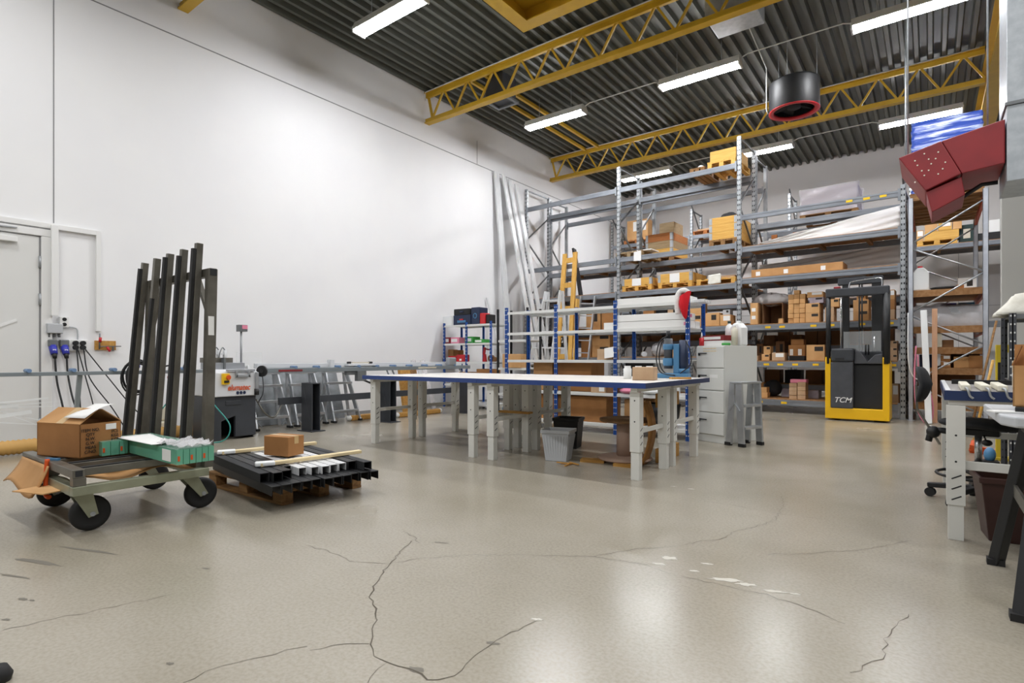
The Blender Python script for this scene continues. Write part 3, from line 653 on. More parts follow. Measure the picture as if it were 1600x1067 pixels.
# cardboard stuffed into the trolley
b = MB().grid(14, 4, lambda u, v: (-4.92+.9*v, 1.12+.62*u, .305+.025*math.sin(9*u+2*v)*v+.004))
solo(b, 'cardboard_sheet', 'card', 'brown cardboard sheet lying inside the trolley under its slats', 'cardboard', solid=.006)
b = MB().grid(8, 8, lambda u, v: (-4.98+.6*u, 1.03-.05*v-.05*v*v*(1-.4*u), .37-.15*v+.03*math.sin(6*u)*v-.02*u*v))
solo(b, 'cardboard_flap', 'card', 'torn brown cardboard hanging out of the left end of the trolley', 'cardboard', solid=.006)
solo(MB().box(-.13, .13, -.1, .1, 0, .006), 'cardboard_offcut', 'card3', 'light brown cardboard offcut jutting out over the near left wheel', 'cardboard', (-4.3, 1.0, .242), .35)
solo(MB().tube(arc([(-4.42, 1.035, .41), (-4.42, 1.028, .3), (-4.40, 1.022, .2), (-4.36, 1.03, .18)]), .014, 6), 'strap', 'orange', 'orange strap hanging over the left rail of the trolley', 'strap')
solo(MB().box(-.05, .05, -.01, .01, 0, .012), 'strap_end', 'tarpblue', 'small blue strap end on the left rail of the trolley', 'strap', (-4.45, 1.07, .396), .4)
# glass bundles
def glass(label, xa, xb, ya, yb, n, group=None):
    t = thing('glass_bundle', label, 'glass', ((xa+xb)/2, (ya+yb)/2, .398))
    ww = (yb-ya)/n
    for k in range(n):
        W(t).box(xa, xb, ya+k*ww+.002, ya+(k+1)*ww-.002, .398, .488).build('pane', 'glassgreen', t)
    W(t).box(xa, xb-.02, ya, yb, .489, .4905).build('top_wrap', 'glasstop', t)
    for k in range(0, n, 2): W(t).box(xb-.001, xb+.002, ya+k*ww+.006, ya+k*ww+.018, .42, .45).build('red_sticker', 'orange', t)
    W(t).box(xb-.2, xb-.08, ya-.003, ya, .41, .48).build('paper_label', 'paper', t)
    return t
glass('green edged glass bundle at the front end of the trolley, nearest', -4.6, -3.62, 1.46, 1.68, 6)
glass('short green edged glass bundle behind the papers on the trolley', -4.85, -4.35, 1.3, 1.45, 3)
b = MB().grid(6, 6, lambda u, v: (-4.5+.62*u, 1.42+.22*v-.08*u*v, .496+.012*math.sin(5*u+3*v)*u*v+.006*u))
solo(b, 'paper_sheet', 'paper', 'white paper sheet lying on top of the glass bundles', 'paper', solid=.002)
b = MB().grid(16, 8, lambda u, v: (-3.95+.34*u, 1.47+.2*v, .496+.035*abs(math.sin(13*u+7*v))*abs(math.sin(5*v+9*u*u))))
solo(b, 'plastic_wrap', 'wrap', 'crumpled clear plastic wrap on the near end of the glass', 'plastic', solid=.002)
# big open carton
t = thing('open_carton', 'open brown shipping carton with black lettering standing on the trolley', 'box', (-4.6, 1.25, .398), R(19))
w, d, h = .40, .27, .215
MB().box(-w/2, w/2, -d/2, -d/2+.006, 0, h).box(-w/2, w/2, d/2-.006, d/2, 0, h).box(-w/2, -w/2+.006, -d/2, d/2, 0, h).box(w/2-.006, w/2, -d/2, d/2, 0, h).box(-w/2, w/2, -d/2, d/2, 0, .006).build('body', 'card2', t)
MB().add([(-w/2, -d/2, h), (w/2, -d/2, h), (w/2-.02, .0, h+.09), (-w/2+.0, .0, h+.09)], [(0, 1, 2, 3)]).build('front_flap', 'card', t, solid=.005)
MB().add([(-w/2, d/2, h), (w/2, d/2, h), (w/2-.02, .02, h+.085), (-w/2+.0, .02, h+.085)], [(0, 1, 2, 3)]).build('rear_flap', 'card', t, solid=.005)
MB().add([(-.02, -d/2-.003, h+.004), (.045, -d/2-.003, h+.004), (.045, -.005, h+.096), (-.02, -.005, h+.096)], [(0, 1, 2, 3)]).build('tape', 'tape', t, solid=.001)
MB().grid(4, 6, lambda u, v: (w/2-.17+.19*u, -.12+.2*v, h+.03+.075*v+.02*math.sin(3*v)*u+(.012))).build('delivery_note', 'paper', t, solid=.0015)
o = text('lettering', 'ITEM NO.\nQTY\nN.W.\nG.W.\nMEAS\nC/NO.', .028, (w/2+.004, -.07, h*.48), (0, 1, 0), (0, 0, 1), 'print', t)
o = text('lettering', 'PCS\nKGS\nKGS\nCM', .028, (w/2+.004, .09, h*.5), (0, 1, 0), (0, 0, 1), 'print', t)
MB().box(w/2, w/2+.003, .03, .1, h-.05, h-.012).build('address_label', 'paper', t)

# ---------------------------------------------------------------- pallet with black profiles
p = make_pallet('old wooden pallet on the floor carrying the black profiles', (-4.19, 2.5, 0), R(1.5), 'woodold')
def ubar(x, y, z, L, wd, hh, m, label, group, rz):
    b = MB()
    b.box(-L/2, L/2, -wd/2, wd/2, hh-.004, hh).box(-L/2, L/2, -wd/2, -wd/2+.004, 0, hh-.004).box(-L/2, L/2, wd/2-.004, wd/2, 0, hh-.004)
    return solo(b, 'aluminium_profile', m, label, 'profile', (x, y, z), rz, group)
rz = R(-9)
for k in range(11):
    ubar(-4.12+.012*k+random.uniform(-.02, .02), 2.12+.072*k, .126, 1.26, .066, .062, 'black', 'black U profile in the bottom layer of the stack on the pallet', 'black profiles in the lower layer', rz)
for k, (m, L, dx) in enumerate((('blackmat', 1.15, 0), ('black', 1.2, .03), ('black', 1.1, .06), ('black', 1.0, -.03), ('aluwhite', 1.05, .05), ('aluwhite', 1.05, .1), ('aluwhite', 1.08, .12), ('aluwhite', 1.05, .13), ('aluwhite', 1.02, .15), ('black', 1.05, .16), ('blackmat', 1.2, .2))):
    if m == 'aluwhite': ubar(-4.22+dx, 2.12+.07*k, .192, L, .06, .055, m, 'white profile among the black ones on top of the pallet stack', 'white profiles on the pallet', rz)
    else: ubar(-4.22+dx, 2.12+.07*k, .192, L, .066, .062, m, 'black profile in the top layer on the pallet, '+('left of the white ones' if k < 5 else 'right of the white ones'), 'black profiles '+('left' if k < 5 else 'right')+' of the white ones', rz)
for p, q, lb in (((-3.88, 2.12, .27), (-3.78, 2.93, .27), 'pale wooden batten across the near end of the black profiles'), ((-4.62, 2.2, .27), (-4.48, 2.98, .27), 'pale wooden batten across the far end of the black profiles')):
    t = thing('batten', lb, 'batten', tuple((Vector(p)+Vector(q))/2-Vector((0, 0, .014))))
    W(t).bar(p, q, .05, .026).build('lath', 'batten', t, .004); W(t).bar(Vector(p)+Vector((-.03, -.02, .004)), Vector(p)+Vector((.03, .1, .004)), .075, .03).build('film_wrap', 'plasticwhite', t, .008)
carton('small brown carton standing on the white profiles of the pallet', (-4.2, 2.5, .262), .26, .17, .155, R(-14)+R(90)-R(62), 'plain', 'card2')

# ---------------------------------------------------------------- white workbenches
def bench(label, x0, x1, y0, y1, ly, outer, group='white workbenches'):
    t = thing('workbench', label, 'table', ((x0+x1)/2, (y0+y1)/2, 0), 0, group)
    tt = W(t).box(x0+.006, x1-.006, y0+.006, y1-.006, .788, .832).build('tabletop', 'benchtop', t)
    if 'f' in outer: W(t).box(x0, x1, y0, y0+.006, .787, .833).build('edge_band', 'edgeblue', tt)
    if 'r' in outer: W(t).box(x1-.006, x1, y0+.006, y1, .787, .833).build('edge_band', 'bluedark', tt)
    if 'l' in outer: W(t).box(x0, x0+.006, y0+.006, y1, .787, .833).build('edge_band', 'edgeblue', tt)
    if 'b' in outer: W(t).box(x0, x1, y1-.006, y1, .787, .833).build('edge_band', 'edgeblue', tt)
    for lx, s in ((x0+.14, 1), (x1-.12, -1)):
        W(t).box(lx-.03, lx+.03, y0+.03, y1-.03, .752, .788).build('top_bearer', 'bench', t, .003)
        for y in ly:
            b = W(t)
            b.box(lx-.045, lx+.045, y-.04, y-.034, .24, .752).box(lx-.045, lx-.039, y-.034, y+.04, .24, .752).box(lx+.039, lx+.045, y-.034, y+.04, .24, .752)
            b.box(lx-.038, lx+.038, y-.033, y+.03, 0, .26)
            for z in (.3, .36, .42): b.bar((lx+.0455, y-.02, z), (lx+.0455, y+.02, z+.025), .002, .008, 1); b.bar((lx-.0455, y-.02, z), (lx-.0455, y+.02, z+.025), .002, .008, 1)
            for z in (.5, .68): b.cyl((lx, y-.0415, z), (lx, y-.038, z), .007, n=8, m=1)
            b.build('leg', ['bench', 'hole'], t, .002, 1)
        W(t).box(lx-.012, lx+.012, ly[0]+.04, ly[1]-.04, .39, .43).build('stretcher', 'bench', t, .003)
    return t
bench('white workbench with blue front edge, front left one of the four', -5.6, -3.752, 4.37, 5.2, (4.46, 5.07), 'fl')
bench('white workbench with blue edge, front right one with the wire spool beneath', -3.748, -1.9, 4.37, 5.2, (4.46, 5.07), 'fr')
bench('white workbench in the back row at the left, behind the front left one', -5.6, -3.752, 5.204, 6.05, (5.25, 5.9), 'lb')
bench('white workbench in the back row at the right carrying the blue drill', -3.748, -1.9, 5.204, 6.05, (5.25, 5.9), 'rb')
carton('small tan carton on the right end of the white workbenches', (-2.2, 5.05, .833), .2, .16, .125, R(8), 'plain', 'card5', tape=False)
for x, y in ((-2.5, 5.3), (-2.38, 5.3), (-2.27, 5.32)):
    t = solo(MB().lathe([(0, 0), (.04, 0), (.042, .1), (.03, .115), (.03, .13), (0, .13)], n=18), 'tub', 'plasticwhite', 'small white plastic tub behind the tan carton on the workbench', 'tub', (x, y, .833), group='white tubs on the workbench')
    MB().lathe([(0, .13), (.033, .13), (.033, .115)], n=18).build('lid', 'white', t)
# magnetic drill
t = thing('drilling_machine', 'blue magnetic drilling machine with black cables on the back workbench', 'drill', (-2.2, 5.75, .833), R(10))
MB().box(-.14, .18, -.09, .09, 0, .05).build('magnet_base', 'tarpblue', t, .01)
MB().box(.02, .08, -.04, .04, .05, .36).build('column', 'tarpblue', t, .006)
mo = MB().cyl((-.04, 0, .1), (-.04, 0, .42), .045, n=20).build('motor', 'anthracite', t)
for a, c in ((.3, .36), (.13, .21)): MB().lathe([(.05, a), (.055, a+.01), (.055, c-.01), (.05, c)], (-.04, 0, 0), 20).build('motor_band', 'tarpblue', mo)
MB().cyl((-.04, 0, .42), (-.04, 0, .5), .022, n=14).build('motor_top', 'black', mo)
MB().cyl((.12, 0, .08), (.12, 0, .4), .05, .045, 20).build('second_motor', 'navy', t)
MB().cyl((.12, 0, .05), (.12, 0, .1), .06, n=20).build('chuck', 'tarpblue', t)
for k, s in enumerate((-1, 1)):
    MB().tube(arc([(-.04, .03*s, .45), (-.12, .06*s, .38), (-.15, .07*s, .2), (-.1, .08*s, .06), (.05, .1*s, .03)]), .006).build('cable', 'black', t)
MB().tube(arc([(.14, -.03, .4), (.19, -.05, .3), (.2, -.06, .15), (.1, -.1, .05)]), .006).build('cable', 'black', t)
solo(MB().box(-.1, .1, -.04, .04, 0, .018), 'wood_offcut', 'wood', 'small wooden offcut lying at the corner of the workbench beside the blue drill', 'wood', (-2.02, 5.5, .833), R(40))
# under the benches
def bin_(name, label, loc, w0, w1, d0, d1, h, m, rz=0, ribs=False):
    t = thing(name, label, 'bin', loc, rz)
    th = .008; b = MB()
    def ring(w, d, z): return [(-w/2, -d/2, z), (w/2, -d/2, z), (w/2, d/2, z), (-w/2, d/2, z)]
    b.add(ring(w0, d0, 0)+ring(w1, d1, h)+ring(w1-.02, d1-.02, h)+ring(w0-.02, d0-.02, .012),
          [(0, 1, 2, 3)]+[(k, (k+1) % 4, 4+(k+1) % 4, 4+k) for k in range(4)]+[(4+k, 4+(k+1) % 4, 8+(k+1) % 4, 8+k) for k in range(4)]+[(8+k, 8+(k+1) % 4, 12+(k+1) % 4, 12+k) for k in range(4)]+[(12, 13, 14, 15)])
    b.build('body', m, t, .012)
    b = MB(); r = ring(w1+.016, d1+.016, h-.03)+ring(w1+.02, d1+.02, h+.006)+ring(w1-.014, d1-.014, h+.006)+ring(w1-.01, d1-.01, h-.03)
    b.add(r, [(4*j+k, 4*j+(k+1) % 4, 4*((j+1) % 4)+(k+1) % 4, 4*((j+1) % 4)+k) for j in range(4) for k in range(4)]).build('rim', m, t, .006)
    if ribs:
        b = MB()
        for k in range(9):
            f = (k-4)/4*.42; b.bar((f*w0, -d0/2-.001, .03), (f*w1, -d1/2-.001, h-.05), .006, .004)
            b.bar((w0/2+.001, f*d0, .03), (w1/2+.001, f*d1, h-.05), .006, .004)
        b.build('ribs', m, t)
    return t
bin_('waste_bin', 'light grey ribbed plastic waste bin under the front right workbench', (-3.06, 4.86, 0), .22, .29, .2, .26, .31, 'plasticgrey', R(15), True)
t = bin_('recycling_bin', 'black plastic recycling bin behind the light grey bin', (-3.4, 5.62, 0), .25, .3, .22, .27, .345, 'black', R(15))
MB().tube([(-.05, -.145, .1), (.05, -.145, .1), (0, -.147, .18), (-.05, -.145, .1)], .004, 6).build('recycling_mark', 'plasticgrey', t)
t = thing('cable_drum', 'brown wire spool standing on end under the front right workbench', 'spool', (-2.47, 5.18, .03))
MB().lathe([(0, .385), (.24, .375), (.255, .385), (.255, .405), (0, .405)], n=40).build('top_flange', 'drumbrown', t)
MB().lathe([(0, 0), (.27, 0), (.27, .018), (.2, .03), (.1, .035), (0, .035)], n=40).build('bottom_flange', 'drumcore', t)
MB().cyl((0, 0, .035), (0, 0, .385), .085, n=28).build('core', 'drumcore', t)
for x, y, a, lb in ((-2.72, 4.97, .3, 'left one of two short boards under the wire spool'), (-2.34, 4.95, .1, 'right one of two short boards under the wire spool')):
    solo(MB().box(-.12, .12, -.06, .06, 0, .028), 'board', 'wood', lb, 'board', (x, y, 0), a)
for k, (x, y, a) in enumerate(((-2.86, 4.72, .5), (-2.82, 4.66, 1.6), (-2.78, 4.7, -.4), (-2.88, 4.66, .1))):
    solo(MB().box(-.07, .07, -.008, .008, 0, .01), 'wood_scrap', 'wood', 'thin wooden scrap on the floor in front of the grey bin', 'scrap', (x, y, .002 if k < 2 else .012), a, 'wood scraps on the floor')
# wooden cradle beneath the right ends
t = thing('wooden_cradle', 'wooden cradle with a scalloped upright under the right end of the benches', 'stand', (-2.13, 5.56, 0))
W(t).box(-2.2, -2.16, 5.3, 5.85, 0, .14).build('bottom_rail', 'wood', t, .003)
W(t).box(-2.2, -2.16, 5.3, 5.85, .55, .69).build('top_rail', 'wood', t, .003)
W(t).box(-2.16, -2.13, 5.3, 5.42, .02, .72).build('left_upright', 'plywood', t, .003)
pts = [(5.6, .14), (5.74, .14)]
for k in range(3):
    z0 = .16+.135*k
    pts += [(5.74-.05*math.sin(a*math.pi/6), z0+.11*a/6) for a in range(7)]
pts += [(5.74, .55), (5.6, .55)]
W(t).prism(pts, 'x', -2.19, -2.165).build('scalloped_board', 'plywood', t)
b = MB(); n = 14; vs = []
for k in range(n+1):
    z = .62*k/n+.005; x = -2.22+.09*math.sin(math.pi*k/n*.9)
    vs += [(x-.0, 4.98, z), (x-.02, 5.2, z)]
b = MB().add(vs, [(2*k, 2*k+1, 2*k+3, 2*k+2) for k in range(n)], 0, True)
solo(b, 'bent_panel', 'plywood', 'bent brown hardboard panel standing beside the wire spool', 'panel', solid=.008)
solo(MB().box(-.2, .2, -.05, .05, 0, .02), 'shelf_board', 'wood', 'light wooden board lying across the stretchers under the benches', 'board', (-3.72, 5.0, .4305), R(4))

# ---------------------------------------------------------------- blue and white boltless shelving
def shelf_unit(name, label, xs, y0, y1, zs, top, m='blue', depth_m='bluedark', lw=.05, shelf_m='shelfwhite', holes=True):
    t = thing(name, label, 'shelf', ((xs[0]+xs[-1])/2, (y0+y1)/2, 0))
    for x in xs:
        for y in (y0, y1):
            b = W(t).box(x-lw/2, x+lw/2, y-.02 if y == y0 else y-.004, y+.004 if y == y0 else y+.02, 0, top)
            b.box(x-.004, x+.004, y0-.02 if y == y0 else y1-.03, y0+.03 if y == y0 else y1+.02, 0, top)
            if holes:
                z = .06
                while z < top-.03:
                    for dx in (-lw*.26, lw*.26): b.box(x+dx-.005, x+dx+.005, (y-.0215) if y == y0 else y-.006, (y-.0195) if y == y0 else y-.004, z, z+.015, 1 if y == y0 else 2)
                    z += .075
            b.build('post', [m, 'shelfwhite', 'hole'], t)
    for z in zs:
        for xa, xb in zip(xs[:-1], xs[1:]):
            W(t).box(xa, xb, y0-.015, y1+.015, z-.012, z).box(xa+lw/2, xb-lw/2, y0-.018, y0-.006, z-.04, z-.012).box(xa+lw/2, xb-lw/2, y1+.006, y1+.018, z-.04, z-.012).box(xa+.3*(xb-xa), xa+.3*(xb-xa)+.04, y0, y1, z-.03, z-.012).build('shelf_panel', shelf_m, t)
    return t
YA0, YA1 = 6.92, 7.5
XA = [-5.31, -4.398, -3.44, -2.442]
shelf_unit('shelving_unit', 'blue and white shelving unit of three bays behind the white workbenches', XA, YA0, YA1, (.14, .56, 1.02, 1.44, 1.76), 1.83)
XB = [-8.42, -7.78, -7.12]
shelf_unit('tool_shelf', 'blue and white tool shelf against the left wall holding red cases', XB, 8.75, 9.3, (.1, .5, .97, 1.36, 1.75), 1.8, lw=.04)
shelf_unit('narrow_shelf', 'narrow shelf with black posts between the tool shelf and the blue shelving', [-6.42, -5.75], 8.1, 8.5, (.4, .87, 1.38), 1.95, m='blackmat', lw=.035, holes=False)
# contents of the tool shelf
def rowbox(name, label, cat, cwh, z, Y, d, m, bev=.012, group=None):
    c, w, h = cwh
    return solo(MB().box(-w/2, w/2, 0, d, 0, h), name, m, label, cat, (c, Y, z), 0, group, bev)
c = rowbox('tool_case', 'lower navy tool case lying on top of the tool shelf', 'case', (-7.981, 0.494, 0.214), 1.752, 8.82, .3, 'navy')
MB().box(-.12, .12, -.012, 0, .05, .1).build('latch', 'tarpblue', c, .004); MB().box(-.05, .05, -.02, 0, .1, .13).build('handle', 'red', c, .006)
z1 = 1.752+0.214
c = rowbox('tool_case', 'upper dark tool case stacked on the navy case on the tool shelf', 'case', (-7.981, 0.457, .13), z1+.001, 8.82, .3, 'blackmat')
MB().box(-.05, .05, -.02, 0, .05, .08).build('handle', 'navy', c, .006)
c = rowbox('tool_case', 'navy tool case standing upright with round pale emblem on the tool shelf', 'case', (-7.62, 0.229, 0.359), 1.752, 8.84, .28, 'navy')
MB().tube([(.045*math.cos(a*math.pi/8), -.004, .18+.05*math.sin(a*math.pi/8)) for a in range(17)], .009).build('emblem', 'tarpblue', c)
c = rowbox('fuel_can', 'red plastic canister on top of the tool shelf', 'canister', (-7.47, 0.174, 0.232), 1.752, 8.86, .2, 'red', .02)
MB().tube(arc([(-.04, .1, .17), (-.03, .1, .22), (.03, .1, .22), (.04, .1, .17)]), .012).build('handle', 'red', c)
rowbox('small_case', 'small black case at the right end of the tool shelf top', 'case', (-7.33, 0.103, 0.202), 1.752, 8.9, .2, 'black')
for k, (a, nm, lb, m) in enumerate((((-8.418, 0.191, 0.137), 'parts_box', 'stacked salmon parts box at the left end of the middle tool shelf', 'heater'), ((-8.182, 0.242, 0.132), 'parts_box', 'pink parts box beside the stacked one on the tool shelf', 'pink'),
        ((-7.78, 0.233, 0.137), 'machine_box', 'green tool box in the middle of the tool shelf', 'green'), ((-7.505, 0.244, 0.078), 'parts_box', 'small green and white box right of the green tool box', 'green'))):
    c = rowbox(nm, lb, 'box', a, 1.362, 8.82, .24, m); MB().box(-a[1]*.4, a[1]*.3, -.003, 0, a[2]*.25, a[2]*.75).build('paper_label', 'paper', c)
for a, nm, lb, m in (((-8.266, 0.226, 0.123), 'power_tool_case', 'red case at the left of the low tool shelf', 'red'), ((-8.015, 0.239, 0.15), 'power_tool_case', 'red case behind the blue post on the low tool shelf', 'red'),
        ((-8.54, 0.175, 0.267), 'carton', 'brown carton at the back of the low tool shelf, left', 'card'), ((-8.365, 0.172, 0.252), 'carton', 'brown carton at the back of the low tool shelf, right', 'card2'),
        ((-8.485, 0.135, 0.082), 'small_case', 'small black case at the far left of the low tool shelf', 'black')):
    c = rowbox(nm, lb, 'case' if 'case' in nm else 'box', a, .972, 9.06 if nm == 'carton' else 8.82, .16, m)
    if m == 'red': MB().box(-.03, .03, -.003, 0, .02, .06).build('paper_label', 'paper', c)
t = thing('angle_drill', 'red hand tool with upright handle on the low tool shelf', 'tool', (-7.45, 8.95, .972))
MB().cyl((0, 0, .0), (0, 0, .16), .05, .03, 14).build('base', 'red', t); MB().bar((-.02, 0, .14), (.0, 0, .3), .04).build('handle', 'red', t); MB().bar((0, 0, .27), (.12, 0, .25), .03).build('nozzle', 'heater', t)
for x, r, lb in ((-7.3, .07, 'round brown abrasive disc on the low tool shelf'), (-7.22, .05, 'smaller brown abrasive disc at the right of the low tool shelf')):
    solo(MB().cyl((x, 8.95, .972+r), (x, 9.02, .972+r), r, n=24), 'abrasive_disc', 'cardin', lb, 'disc')
carton('brown carton under the low tool shelf on the right', (-7.35, 8.95, .502), .4, .3, .32, 0, 'plain', 'card2', tape=False)
carton('brown carton under the low tool shelf on the left', (-7.9, 8.95, .502), .3, .3, .25, 0, 'plain', 'card', tape=False)
carton('brown carton standing inside the narrow black shelf', (-6.08, 8.2, .872), .42, .28, .25, 0, 'plain', 'card3', tape=False)
solo(MB().ball((0, 0, .11), (.3, .2, .11), 18, fn=lambda u, v: 1+.15*math.sin(9*u*6.28)*math.cos(4*v*3.14)), 'tarpaulin', 'tarpblue', 'crumpled blue tarpaulin on the floor under the narrow black shelf', 'tarpaulin', (-6.15, 8.3, .0))
# contents of the blue shelving
def alongx(name, label, cat, x0, x1, y, d, z, h, m, group=None, bev=.004): return solo(MB().box(x0, x1, y, y+d, z, z+h), name, m, label, cat, None, 0, group, bev)
xe = XA[3]-.03
for k, lb in enumerate(('long white carton on the top shelf of the blue shelving, front one', 'long white carton on the top shelf of the blue shelving, back one')):
    alongx('long_carton', lb, 'box', -3.42+.04*k, xe+.0, 6.92+.24*k, .2, 1.761, .085, 'paper')
for k in range(5):
    y = 6.92+.19*(k % 3); z = 1.441+.095*(k//3)
    o = alongx('long_carton', ('front', 'middle', 'rear', 'front upper', 'rear upper')[k]+' long white carton of the stack on the second shelf', 'box', -3.62+.05*k, xe, y, .17, z, .09, 'paper')
    if k in (0, 3): MB().box(.55, .58, -.0865, -.0845, .02, .06).build('printed_mark', 'pink', o)
for k in range(3): alongx('white_profile', 'white plastic profile end sticking out of the right end of the shelving', 'profile', xe+.0, xe+.16, 7.15+.1*k, .06, 1.761, .04, 'aluwhite', 'white profile ends on the top shelf')
# santa hat
def hatfn(u, v):
    a = 2*math.pi*u; s = 1-v
    r = (.075+.02*math.sin(3*a)*s)*(1-v)**.6+.006
    return (xe+.0+.03*v+.9*r*math.cos(a), 6.86-.02*v+r*.8*math.sin(a)-.03*math.sin(3.1*v), 1.83-.30*v+.05*math.cos(a)*(1-v))
t = thing('santa_hat', 'red and white santa hat hung on the right front post of the shelving', 'hat', (xe, 6.86, 1.5))
W(t).grid(24, 20, hatfn).build('crown', 'redfelt', t)
W(t).tube(arc([(xe-.075, 6.86, 1.60), (xe-.085, 6.85, 1.74), (xe-.06, 6.85, 1.86), (xe+.0, 6.86, 1.89), (xe+.05, 6.88, 1.86)]), .034, 12).build('fur_brim', 'fluff', t)
carton('pale carton with paper hung on it, third shelf left of the middle post', (-3.62, 7.05, 1.021), .24, .2, .15, 0, 'plain', 'card5', tape=False)
solo(MB().add([(-3.62, 6.935, 1.18), (-3.47, 6.915, 1.2), (-3.45, 6.88, 1.06), (-3.6, 6.9, 1.04)], [(0, 1, 2, 3)]), 'paper_sheet', 'paper', 'white paper sheet hung over the pale carton on the third shelf', 'paper', solid=.002)
solo(MB().box(-3.36, -2.97, 7.05, 7.1, .7, .98).box(-3.22, -3.1, 7.02, 7.14, .561, .58).box(-3.18, -3.14, 7.06, 7.09, .58, .7), 'monitor', 'black', 'black flat monitor on the fourth shelf right of the middle post', 'monitor', bev=.006)
alongx('white_board', 'white board standing right of the black monitor on the shelving', 'board', -2.95, -2.62, 7.1, .04, .561, .42, 'plasticwhite')
for a, lb, d, m in (((-4.72, .34), 'tall open brown carton on the fourth shelf, left', .4, 'card'), ((-4.2, .62), 'wide open brown carton on the fourth shelf behind the white workbenches', .4, 'card2')):
    t = thing('open_carton', lb, 'box', (a[0], 7.25, .561)); w = a[1]; h = .42
    MB().box(-w/2, w/2, -.2, -.194, 0, h).box(-w/2, w/2, .194, .2, 0, h).box(-w/2, -w/2+.006, -.194, .194, 0, h).box(w/2-.006, w/2, -.194, .194, 0, h).box(-w/2, w/2, -.2, .2, 0, .005).build('body', m, t)
o = carton('small white carton with black print on the fourth shelf, left of the middle post', (-3.72, 7.02, .561), .22, .17, .2, 0, 'small', 'card5', tape=False); MB().box(.02, .1, -.088, -.085, .02, .09).build('paper_label', 'paper', o)
carton('dark brown carton on the fourth shelf beside the pink bag', (-3.54, 7.1, .561), .14, .25, .18, 0, 'plain', 'card4', tape=False)
solo(MB().ball((0, 0, .04), (.15, .1, .04), 16, fn=lambda u, v: 1+.1*math.sin(u*40)), 'plastic_bag', 'pink', 'pink plastic packet lying on the fourth shelf behind the middle post', 'bag', (-3.25, 6.98, .561))
solo(MB().ball((0, 0, .04), (.12, .1, .04), 16, fn=lambda u, v: 1+.12*math.sin(u*33)), 'plastic_bag', 'plasticwhite', 'white plastic packet on the fourth shelf right of the pink one', 'bag', (-2.95, 6.98, .561))
carton('big brown carton on the bottom shelf, left of the middle post', (-3.94, 7.2, .141), .66, .45, .36, 0, 'plain', 'card2', tape=False)
carton('big brown carton on the bottom shelf, far left bay', (-4.6, 7.2, .141), .5, .45, .36, 0, 'plain', 'card2', tape=False)
carton('brown carton on the bottom shelf under the wire spool', (-3.2, 7.2, .141), .3, .4, .34, 0, 'plain', 'card', tape=False)
t = thing('office_chair_seat', 'black swivel chair shell stored on the bottom shelf of the blue shelving', 'chair', (-2.85, 7.15, .141))
MB().lathe([(0, .02), (.12, .03), (.2, .12), (.22, .3), (.2, .3), (.18, .13), (.1, .06), (0, .05)], n=24).build('shell', 'black', t)
# filing cabinet with things on top
t = thing('filing_cabinet', 'white four drawer filing cabinet at the right end of the benches', 'cabinet', (-2.08, 7.3, 0), R(-22)); FC = t
MB().box(-.21, .21, -.3, .32, .0, 1.2).build('carcass', 'filecab', t, .004)
for k in range(4):
    z = .1+.275*k; d = MB().box(-.205, .205, -.318, -.3, z, z+.262).build('drawer', 'filecab', t, .005)
    MB().box(-.16, -.145, -.345, -.318, z+.15, z+.185).box(-.145, -.03, -.345, -.335, z+.172, z+.185).build('handle', 'black', d)
    if k == 3:
        for zz in (.215, .248): MB().box(-.1, .1, -.3195, -.317, z+zz-.014, z+zz-.004).build('sticker_strip', 'batten', d)
    if k == 2: MB().box(.0, .12, -.3195, -.317, z+.15, z+.19).build('label_holder', 'paper', d)
def oncab(x, y, z=1.2):
    v = Matrix.Rotation(R(-22), 4, 'Z') @ Vector((x, y, 0)); return (-2.08+v.x, 7.3+v.y, z)
t = solo(MB().box(-.17, .17, -.12, .12, 0, .06), 'box_file', 'paper', 'white flat box on top of the filing cabinet', 'box', oncab(-.02, -.12, 1.201), R(-22), bev=.003)
t = solo(MB().box(-.17, .17, -.12, .12, 0, .065), 'blade_box', 'heater', 'dark red box with a white panel stacked on the flat white box', 'box', oncab(-.02, -.12, 1.262), R(-22), bev=.003)
MB().box(-.14, .12, -.122, -.12, .015, .05).build('white_panel', 'paper', t)
solo(MB().box(-.05, .05, -.05, .05, 0, .03), 'green_packet', 'green', 'small green packet on the filing cabinet', 'packet', oncab(.15, -.2, 1.201), .2, bev=.01)
def bottle(label, loc, r, h, m, cap, rz=0):
    t = thing('bottle', label, 'bottle', loc, rz)
    MB().lathe([(0, 0), (r, .005), (r, h*.68), (r*.8, h*.8), (r*.35, h*.88), (r*.35, h*.93), (0, h*.93)], n=20).build('body', m, t)
    MB().lathe([(r*.42, h*.9), (r*.42, h), (0, h)], n=16).build('cap', cap, t); return t
def jug(label, loc, w, d, h, m, cap, rz=0):
    t = thing('jerrycan', label, 'canister', loc, rz)
    MB().prism([(-w/2, 0), (w/2, 0), (w/2, h*.72), (w*.2, h*.92), (-w*.2, h*.92), (-w/2, h*.72)], 'y', -d/2, d/2).build('body', m, t, .02)
    MB().cyl((0, 0, h*.9), (0, 0, h), w*.16, n=14).build('cap', cap, t)
    MB().tube(arc([(0, d*.1, h*.9), (0, d*.3, h*.95), (0, d*.4, h*.8)]), .012).build('handle', m, t); return t
bottle('white bottle with dark green cap on the filing cabinet', oncab(-.02, .08, 1.2), .05, .32, 'plasticwhite', 'greencase')
jug('white jerrycan on the filing cabinet, tallest of the containers', oncab(.12, .08, 1.2), .17, .14, .31, 'plasticwhite', 'plasticwhite', R(-22))
bottle('half empty clear bottle at the right edge of the filing cabinet', oncab(.17, -.07, 1.2), .04, .26, 'cream', 'plasticwhite')
